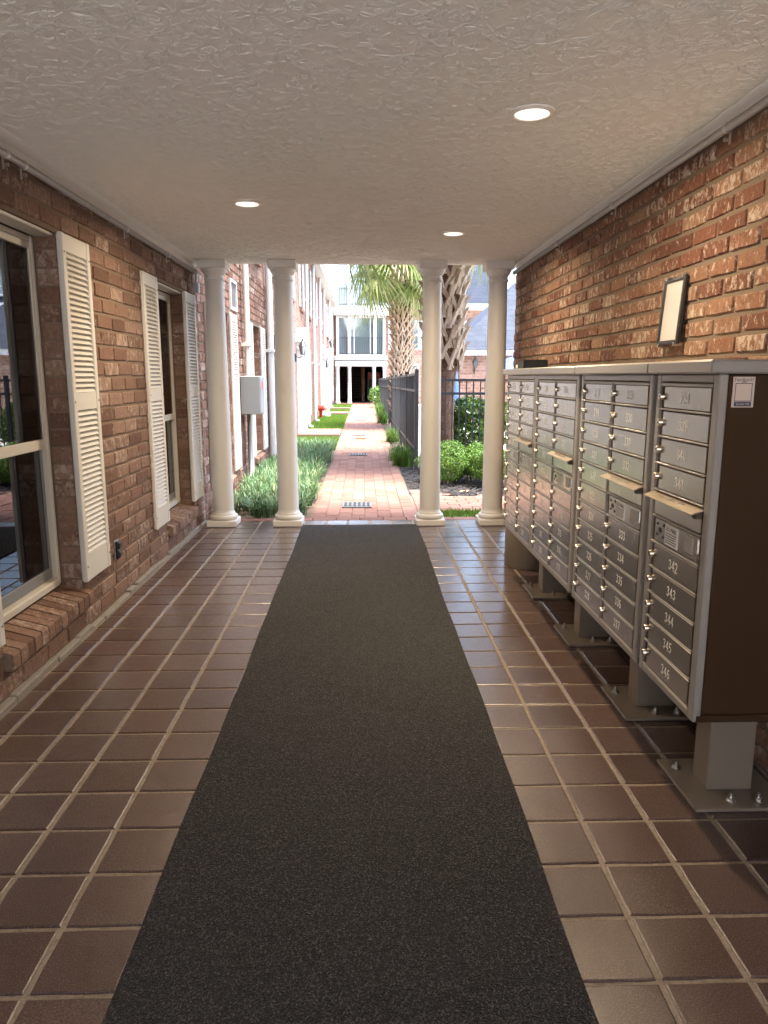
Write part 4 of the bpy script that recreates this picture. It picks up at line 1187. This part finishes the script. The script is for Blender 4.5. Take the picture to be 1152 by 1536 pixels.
wall_slab(lwg, 'wall', XL, XL-TH, 16.0, 40.6, -.05, 3.0, [o for o in g_ops if o[0] > 15], FARB_X)
u_ops = [(a, b_, 3.3, 4.75) for a, b_ in UPW]
wall_slab(lwg, 'upper_wall', XL, XL-TH, YE+.3, 40.6, 3.0, 5.05, u_ops, FARB_X)
bo = lay_bricks(XL, 1, YE+.01, 16.0, -.02, 3.0, LP, .272, [o for o in g_ops if o[0] < 15], joint=.011, depth=.009, seed=21)
def hid(p, q): return q[0] < 343 or (408 < q[0] < 456) or q[1] < 396
put_bricks(bo, lwg, BRICK_O, hid)
room(lwg, XL-3.0, XL-TH, YE+.1, 40, 0, 5.0)
for (a, b_) in GW:
    window(lwg, a+.01, b_-.01, .31, 2.25, XL-.11, room=False)
    sill_bricks(lwg, a-.02, b_+.02, XL, .25, .17, BRICK_O, XL-.118)
    for yy, sg in ((a, 1), (b_, -1)):
        z = .31
        while z < 2.24:
            MB().box(XL-.002, XL-.10, yy, yy+sg*.008, z+.005, min(z+LP, 2.26)-.005, .003).build('jamb_brick', BRICK_O, lwg); z += LP
for a, b_ in ((7.92, 8.38), (9.40, 9.86), (10.80, 11.25), (12.17, 12.62), (12.98, 13.42), (14.42, 14.86)): shutter(lwg, a, b_, .30, 2.27, XL, slats=a < 12.9)
def small_window(wall, y0, y1, z0, z1, xg):
    m = MB(); fw = .05
    m.box(xg-.06, xg, y0, y0+fw, z0, z1); m.box(xg-.06, xg, y1-fw, y1, z0, z1); m.box(xg-.06, xg-.001, y0+fw, y1-fw, z0, z0+fw); m.box(xg-.06, xg-.001, y0+fw, y1-fw, z1-fw, z1)
    zc = (z0+z1)/2; m.box(xg-.05, xg-.004, y0+fw, y1-fw, zc-.025, zc+.025)
    w_ = m.build('window', WHITEO, wall)
    MB().box(xg-.045, xg-.035, y0+fw, y1-fw, z0+fw, zc-.025).build('pane', PANE_FAR, w_); MB().box(xg-.045, xg-.035, y0+fw, y1-fw, zc+.025, z1-fw).build('pane', PANE_FAR, w_)
    g = MB()
    for k in (1, 2): yy = y0+fw+(y1-y0-2*fw)*k/3; g.box(xg-.034, xg-.026, yy-.01, yy+.01, z0+fw, z1-fw)
    g.build('muntin', WHITEO, w_)
for a, b_ in FW:
    small_window(lwg, a, b_, .30, 2.26, XL-.08); MB().box(XL-.05, XL+.05, a-.03, b_+.03, .20, .296).build('sill', BRICK_O, lwg)
    shutter(lwg, a-.46, a-.03, .30, 2.27, XL, slats=False); shutter(lwg, b_+.03, b_+.46, .30, 2.27, XL, slats=False)
for a, b_ in UPW:
    small_window(lwg, a, b_, 3.3, 4.75, XL-.08); MB().box(XL-.05, XL+.06, a-.05, b_+.05, 3.2, 3.296).build('sill', BRICK_O, lwg)
    shutter(lwg, a-.42, a-.03, 3.3, 4.75, XL, slats=False); shutter(lwg, b_+.03, b_+.42, 3.3, 4.75, XL, slats=False)
for a, b_ in DOORS:
    d = MB(); d.box(XL-.1, XL-.05, a+.14, b_-.14, .08, 2.1)
    dd = d.build('door', WHITEO, lwg)
    p = MB()
    for k in range(2):
        for q in range(3): p.box(XL-.05, XL-.04, a+.2+.42*k, a+.52+.42*k, .2+.62*q, .68+.62*q, .004)
    p.build('door_panel', WHITEO, dd)
    h_ = MB().tube([(XL-.05, a+.24, 1.05), (XL+.01, a+.24, 1.05)], .03, 8); h_.build('handle', BRASSP, dd)
    s = MB(); s.box(XL, XL+.16, a-.06, a+.14, .0, 2.15, .01); s.box(XL, XL+.16, b_-.14, b_+.06, .0, 2.15, .01); s.box(XL, XL+.19, a-.10, b_+.10, 2.152, 2.35, .01)
    yc = (a+b_)/2
    s.prism([(a-.14, 2.352), (b_+.14, 2.352), (yc, 2.72)], 0, XL, XL+.20)
    s.build('door_surround', WHITEO, lwg)
# gutter, fascia and steep slate roof
MB().box(XL, XL+.30, YE+.3, 40.0, 5.05, 5.10).build('soffit', WHITEO, lwg)
MB().prism([(XL+.12, 5.101), (XL+.30, 5.101), (XL+.38, 5.16), (XL+.40, 5.26), (XL+.36, 5.26), (XL+.12, 5.2)], 1, YE+.3, 40.0).build('gutter', WHITEO, lwg)
for k in range(12):
    y = 9+2.6*k; MB().box(XL+.30, XL+.42, y, y+.06, 5.03, 5.28, .01).build('gutter_bracket', WHITEO, lwg)
MB().prism([(XL+.12, 5.2), (XL-1.2, 8.0), (XL-1.4, 8.0), (XL-1.4, 5.1), (XL, 5.1)], 1, YE+.3, 40.6).build('roof', SLATE, lwg)
for (y, r_, mt) in ((10.35, .042, CREAM), (12.9, .06, WHITEO), (15.4, .05, WHITEO), (21.6, .05, WHITEO), (24.6, .05, WHITEO), (28.2, .05, WHITEO), (31.3, .05, WHITEO), (36.2, .05, WHITEO)):
    m = MB(); m.tube([(XL+.085, y, .12), (XL+.085, y, 5.06)], r_, 10)
    m.tube([(XL+.085, y, .14), (XL+.10, y, .06), (XL+.2, y, .02)], r_, 10)
    for z in (1.9, 3.6): m.box(XL, XL+.085+r_+.006, y-r_-.006, y+r_+.006, z, z+.05)
    m.build('downspout', mt, lwg, smooth=R(40))
vt = MB(); vt.box(XL, XL+.03, 9.50, 9.98, 2.32, 2.36); vt.box(XL, XL+.03, 9.50, 9.98, 2.66, 2.70); vt.box(XL, XL+.03, 9.50, 9.545, 2.3605, 2.6595); vt.box(XL, XL+.03, 9.935, 9.98, 2.3605, 2.6595)
v_ = vt.build('vent', WHITEO, lwg)
for k in range(5): MB().box(XL+.004, XL+.018, 9.56+.076*k, 9.60+.076*k, 2.361, 2.659).build('vent_slat', GREYP, v_)
MB().box(XL, XL+.003, 9.546, 9.934, 2.361, 2.659).build('vent_back', BLACKP, v_)

mb_ = thing('meter_box', (XL+.1, 10.18, 1.0), 'grey electrical box mounted on the pink brick wall between shutters', 'electrical box')
MB().box(XL+.02, XL+.285, 10.0, 10.36, .99, 1.50, .008).build('enclosure', GREYP, mb_)
MB().box(XL+.286, XL+.292, 10.015, 10.345, 1.005, 1.485, .003).build('door', plain('pale_grey', (.25, .265, .285), .4), mb_)
MB().box(XL+.2925, XL+.2935, 10.12, 10.24, 1.32, 1.42).build('warning_sticker', RED, mb_)
MB().tube([(XL+.12, 10.1, .99), (XL+.10, 10.1, .8), (XL+.09, 10.06, .4), (XL+.06, 9.95, .27), (XL+.05, 9.80, .25)], .009, 6).build('cable', BLACKP, mb_, smooth=True)
MB().tube([(XL+.10, 10.22, .99), (XL+.09, 10.22, .1)], .022, 8).build('conduit', CONDUIT, mb_, smooth=True)

def lantern(x, y, z, label, s=1.0, dx=1, parent_axis='x'):
    t = thing('wall_lantern', (x, y, z), label, 'lantern', 'black wall lanterns')
    ax = (lambda d: (x+d*dx, y)) if parent_axis == 'x' else (lambda d: (x, y-d))
    c = ax(.22*s)
    m = MB(); a0 = ax(.0)
    m.tube([(*a0, z-.22*s), (*a0, z+.02*s)], .03*s, 8); m.tube([(*a0, z-.06*s), (*ax(.12*s), z-.10*s), (*c, z-.06*s), (*c, z)], .014*s, 6)
    m.build('bracket', BLACK, t)
    m = MB(); b0, b1, zz0, zz1 = .055*s, .095*s, z, z+.25*s
    for sx in (-1, 1):
        for sy in (-1, 1): m.tube([(c[0]+sx*b0, c[1]+sy*b0, zz0), (c[0]+sx*b1, c[1]+sy*b1, zz1)], .009*s, 4)
    m.box(c[0]-b0, c[0]+b0, c[1]-b0, c[1]+b0, zz0-.015*s, zz0)
    m.lathe(c[0], c[1], [(.15*s, zz1), (.10*s, zz1+.06*s), (.05*s, zz1+.13*s), (.035*s, zz1+.15*s), (.04*s, zz1+.18*s), (.01*s, zz1+.24*s)], 8)
    m.build('cage', BLACK, t)
    MB().lathe(c[0], c[1], [(b0*1.1, zz0+.005), (b1*1.15, zz1-.005)], 4).build('glass', PANE_FAR, t)
lantern(XL+.02, 18.4, 2.02, 'black wall lantern closest to the columns on the pink brick wing', .8)
lantern(XL+.02, 31.0, 1.85, 'lower black lantern farther along the pink brick wing', .8)
lantern(XL+.02, 35.0, 2.80, 'higher black lantern near the far end of the pink brick wing', .9)
fc = thing('fire_connection', (-1.5, 26.9, 0), 'red fire hose connection standing by the pink wing', 'standpipe')
MB().tube([(-1.52, 26.9, 0), (-1.52, 26.9, .34)], .06, 10).build('riser', RED, fc)
m = MB(); m.tube([(-1.60, 26.88, .36), (-1.40, 26.82, .36)], .10, 10); m.build('body', RED, fc)
m = MB(); m.tube([(-1.39, 26.8, .36), (-1.30, 26.72, .34)], .055, 10); m.build('outlet_cap', STEEL, fc)
up = thing('utility_post', (-1.36, 27.6, 0), 'short white post beside the red fire hose connection', 'post')
MB().lathe(-1.34, 27.9, [(.13, 0), (.12, .1), (.09, .12), (.08, .34), (.05, .38)], 12).build('post_body', WHITEO, up)

# ------------------------------------------------------------------ far building with the glazed portico
FY = 41.0
fb = thing('far_building', (0, FY, 0), 'far brick building with slate roof and white glazed portico bay', 'building')
MB().box(-1.6, -1.42, FY, FY+6, -.05, 5.0).build('wall', FARB_Y, fb)
fops = [(2.0, 3.1, 2.9, 4.45), (5.6, 6.7, 2.9, 4.45), (9.2, 10.3, 2.9, 4.45), (12.8, 13.9, 2.9, 4.45), (2.0, 3.0, .1, 2.1), (5.6, 6.7, .6, 2.1), (9.2, 10.3, .6, 2.1)]
m = MB()
for (xa, xb) in ((1.26, 2.0), (3.1, 5.6), (6.7, 9.2), (10.3, 12.8), (13.9, 26)): m.box(xa, xb, FY, FY+.3, -.05, 5.0)
for (xa, xb, z0, z1) in ((2.0, 3.1, 2.9, 4.45), (5.6, 6.7, 2.9, 4.45), (9.2, 10.3, 2.9, 4.45), (12.8, 13.9, 2.9, 4.45)):
    m.box(xa, xb, FY, FY+.3, 2.15, z0); m.box(xa, xb, FY, FY+.3, z1, 5.0)
    m.box(xa, xb, FY+.05, FY+.3, -.05, .1)
m.build('wall', FARB_Y, fb)
MB().box(1.3, 26, FY+2.2, FY+2.3, -.05, 5).build('room_shell', DARKROOM, fb)
def fwin(x0, x1, z0, z1, y, door=False):
    m = MB(); fw = .07
    m.box(x0, x0+fw, y-.02, y+.08, z0, z1); m.box(x1-fw, x1, y-.02, y+.08, z0, z1); m.box(x0+fw, x1-fw, y-.019, y+.08, z0, z0+fw); m.box(x0+fw, x1-fw, y-.019, y+.08, z1-fw, z1)
    zc = (z0+z1)/2; m.box(x0+fw, x1-fw, y-.01, y+.06, zc-.03, zc+.03)
    w_ = m.build('window', WHITEO, fb); MB().box(x0+fw, x1-fw, y+.03, y+.04, z0+fw, z1-fw).build('pane', PANE_FAR, w_)
for (xa, xb, z0, z1) in ((2.0, 3.1, 2.9, 4.45), (5.6, 6.7, 2.9, 4.45), (9.2, 10.3, 2.9, 4.45), (12.8, 13.9, 2.9, 4.45)):
    fwin(xa, xb, z0, z1, FY); fwin(xa, xb, .1, 2.15, FY)
    for (a, b_) in ((xa-.6, xa-.04), (xb+.04, xb+.6)): MB().box(a, b_, FY-.05, FY-.005, z0, z1, .01).build('shutter', WHITEO, fb)
m = MB(); m.box(1.26, 26, FY-.45, FY+.1, 5.0, 5.22); m.box(1.26, 26, FY-.5, FY-.452, 5.08, 5.3); m.build('cornice', WHITEO, fb)
MB().prism([(FY-.4, 5.23), (FY+.9, 8.4), (FY+6, 8.6), (FY+6, 5.23)], 0, 1.26, 26).build('roof', SLATE, fb)
for x in (4.1, 7.3, 11.0, 15):
    dm = MB(); y0 = FY-.32; z0, z1 = 5.75, 7.35
    dm.box(x, x+.14, y0, y0+1.2, z0, z1); dm.box(x+1.0, x+1.14, y0, y0+1.2, z0, z1); dm.box(x-.02, x+1.16, y0-.03, y0+1.2, z0-.12, z0); dm.prism([(x-.1, z1), (x+1.24, z1), (x+.57, z1+.32)], 1, y0-.08, y0+1.25)
    d_ = dm.build('dormer', WHITEO, fb); MB().box(x+.14, x+1.0, y0+.06, y0+.08, z0, z1).build('pane', PANE_FAR, d_)
    g = MB(); g.box(x+.55, x+.59, y0+.03, y0+.058, z0, z1)
    for k in (1, 2, 3): g.box(x+.14, x+1.0, y0+.032, y0+.056, z0+.4*k-.02, z0+.4*k+.02)
    g.build('muntin', WHITEO, d_)
# portico bay: dark passage, lintel, two glazed storeys
PXA, PXB = -1.42, 1.25
MB().box(PXA, PXB, FY-.5, FY+.3, -.05, .03).build('step', PAVER, fb)
m = MB(); m.box(PXA-.06, PXA, FY+.02, FY+9, 0, 2.3); m.box(PXB, PXB+.06, FY+.35, FY+9, 0, 2.3); m.box(PXA, PXB, FY+9, FY+9.1, 0, 2.3); m.build('passage_wall', FARB_X, fb)
MB().box(PXA, PXB, FY+.31, FY+9, -.05, .02).build('passage_floor', plain('dark_tile', (.05, .035, .03), .5), fb)
MB().box(PXA-.05, PXB+.05, FY-.1, FY+9, 2.30, 2.34).build('passage_ceiling', plain('grey_soffit', (.3, .28, .26), .8), fb)
MB().box(-.05, 0.12, FY+3.2, FY+9, .02, 2.3).build('passage_wall', FARB_X, fb)
MB().box(PXA-.08, PXB+.08, FY-.36, FY+.1, 2.02, 2.30, .01).build('lintel', WHITEO, fb)
MB().box(PXA-.10, PXB+.10, FY-.42, FY+.12, 2.345, 2.56, .01).build('lintel_cornice', WHITEO, fb)
for x in (PXA+.06, PXA+.70, .62, PXB-.06):
    MB().lathe(x, FY-.2, [(.13, .031), (.13, .1), (.10, .14), (.095, 1.9), (.12, 1.94), (.12, 2.019)], 16).build('portico_column', WHITEO, fb, smooth=R(40))
for z0, z1, nm in ((2.56, 4.70, 'second'), (5.15, 7.6, 'third')):
    for (xa, xb) in ((PXA, PXA+.15), (PXA+.62, PXA+.80), (.58, .76), (PXB-.15, PXB)): MB().box(xa, xb, FY-.3, FY-.12, z0, z1, .01).build('mullion', WHITEO, fb)
    MB().box(PXA, PXB, FY-.16, FY-.13+.05, z0+.001, z0+.1).build('rail', WHITEO, fb); MB().box(PXA, PXB, FY-.16, FY-.08, z1-.12, z1-.001).build('rail', WHITEO, fb)
    for (xa, xb) in ((PXA+.15, PXA+.62), (PXA+.80, .58), (.76, PXB-.15)): MB().box(xa, xb, FY-.10, FY-.09, z0+.1, z1-.12).build('pane', PANE_FAR, fb)
    br = MB(); zz = z0+.95
    br.box(PXA+.15, PXB-.15, FY-.36, FY-.34, zz, zz+.03); br.box(PXA+.15, PXB-.15, FY-.36, FY-.34, z0+.12, z0+.15)
    x = PXA+.2
    while x < PXB-.18: br.box(x, x+.014, FY-.358, FY-.342, z0+.15, zz); x += .12
    br.build('balcony_rail', BLACK, fb)
    for xa in (-.48, .40): MB().box(xa, xa+.06, FY-.13, FY-.105, z0+.1, z1-.12).build('door_stile', WHITEO, fb)
    cu = MB()
    for (xa, s) in ((PXA+.16, 1), (PXB-.16, -1)):
        for k in range(5): cu.face((xa+s*.07*k, FY-.06+.02*(k % 2), z1-.12), (xa+s*.07*(k+1), FY-.06+.02*((k+1) % 2), z1-.12), (xa+s*.03*(k+1), FY-.06+.02*((k+1) % 2), z0+.9), (xa+s*.03*k, FY-.06+.02*(k % 2), z0+.9))
    cu.build('curtain', plain('curtain_green', (.35, .45, .38), .8), fb)
MB().box(PXA-.12, PXB+.15, FY-.5, FY+.05, 4.70, 5.15, .02).build('cornice', WHITEO, fb)
MB().box(PXA-.1, PXB+.1, FY-.4, FY+1.4, 7.6, 8.1).build('cornice', WHITEO, fb)
MB().box(PXA, PXB, FY+.6, FY+.7, 2.6, 7.6).build('back_panel', DARKROOM, fb)
vm = thing('vending_machine', (.85, FY+5, .02), 'vending machine with a red top panel inside the far dark passage', 'vending machine')
MB().box(.28, 1.1, FY+4.2, FY+5.0, .021, 1.75, .02).build('cabinet', GREYP, vm); MB().box(.30, 1.08, FY+4.16, FY+4.199, 1.35, 1.72, .01).build('red_panel', RED, vm); MB().box(.36, .9, FY+4.17, FY+4.199, .75, 1.3, .01).build('display', BLACKP, vm)

# ------------------------------------------------------------------ pool side
pv = thing('pool_pavilion', (4.5, 24, 0), 'low brick pool house with a hipped slate roof behind the railing', 'building')
MB().box(3.0, 9.0, 23.0, 29.0, -.04, 2.12).build('wall', FARB_Y, pv)
MB().box(2.75, 9.25, 22.75, 29.25, 2.121, 2.30, .01).build('fascia', WHITEO, pv)
MB().add([(2.7, 22.7, 2.301), (9.3, 22.7, 2.301), (9.3, 29.3, 2.301), (2.7, 29.3, 2.301), (6, 26, 5.3)], [(0,1,4), (1,2,4), (2,3,4), (3,0,4), (0,3,2,1)]).build('roof', SLATE, pv)
lantern(3.45, 22.99, 1.75, 'black wall lantern on the brick pool house', .7, 1, 'y')
def umbrella_closed(x, y, label):
    t = thing('patio_umbrella', (x, y, 0), label, 'umbrella', 'blue pool umbrellas')
    MB().tube([(x, y, 0), (x, y, 1.78)], .022, 8).build('pole', GREYP, t)
    MB().lathe(x, y, [(.06, .85), (.09, 1.0), (.08, 1.3), (.05, 1.55), (.02, 1.72)], 10).build('canopy', BLUEF, t)
    MB().lathe(x, y, [(.25, .001), (.25, .06), (.05, .09)], 16).build('base', BLACK, t)
umbrella_closed(2.32, 18.6, 'closed blue umbrella between the palm trunk and the glossy shrub')
umbrella_closed(7.6, 18.5, 'closed blue umbrella in front of the pool house, away from the palms')
t = thing('patio_umbrella', (4.55, 21.6, 0), 'open blue umbrella whose edge shows beside the mailbox column', 'umbrella', 'blue pool umbrellas')
MB().tube([(4.55, 21.6, 0), (4.55, 21.6, 2.1)], .022, 8).build('pole', GREYP, t)
MB().lathe(4.55, 21.6, [(1.0, 1.66), (.98, 1.70), (.5, 1.95), (.03, 2.12)], 8).build('canopy', BLUEF, t)
def chair(x, y, a, label):
    t = thing('pool_chair', (x, y, 0), label, 'chair', 'pool chairs behind the railing'); c, s = math.cos(a), math.sin(a)
    def bx(*b_): q = MB().box(*b_); return [(x+p[0]*c-p[1]*s, y+p[0]*s+p[1]*c, p[2]) for p in q.v], q.f
    MB().add(*bx(-.28, .28, -.28, .28, .36, .40)).build('seat', LABELM, t); MB().add(*bx(-.28, .28, .26, .30, .40, .9)).build('backrest', LABELM, t)
    for (u, v_) in ((-.26, -.26), (.26, -.26), (-.26, .26), (.26, .26)): MB().add(*bx(u-.02, u+.02, v_-.02, v_+.02, -.01, .36)).build('leg', LABELM, t)
chair(2.2, 15.6, .4, 'white pool chair behind the glossy shrub'); chair(3.1, 16.8, -.7, 'white pool chair set apart nearer the pool house'); chair(1.5, 15.8, 1.4, 'white pool chair beside the thick palm')
cm = thing('young_tree', (3.0, 33.5, 0), 'small tree with pink and green leaves in front of the far building', 'tree')
MB().tube([(3.6, 33.5, 0), (3.65, 33.5, 1.6), (3.7, 33.4, 3.2)], [.06, .05, .03], 8).build('trunk', TRUNKM, cm)
m = MB(); rr = random.Random(8); leaf_cloud(m, rr, 1800, blob(3.7, 33.4, 3.1, .8, .8, 1.0, .3), .17); m.build('crown', leaf_mat('myrtle_leaf', [(0, (.10, .2, .04)), (.6, (.25, .33, .07)), (.9, (.4, .2, .16)), (1, (.5, .25, .2))]), cm)

# unseen pale paving added behind the camera to bounce light onto the ceiling
struct(MB().box(-40, 40, -60, YB-.002, -.4, -.02).build('bounce_court', plain('bounce_concrete', (.74, .72, .68), .9, var=.08, sc=1.0, bump=.2)))
op = thing('unseen_block', (0, -14, 0), 'unseen pale stucco block added behind the passage to return light into it', 'building')  # added out of view; hides the rear sky and reflects light inside
MB().box(-40, 40, -20, -14, -.05, 7.0).build('wall', plain('bounce_stucco', (.72, .69, .64), .9), op)
MB().box(-40.2, 40.2, -20.2, -13.8, 7.001, 7.3).build('roof', SLATE, op)
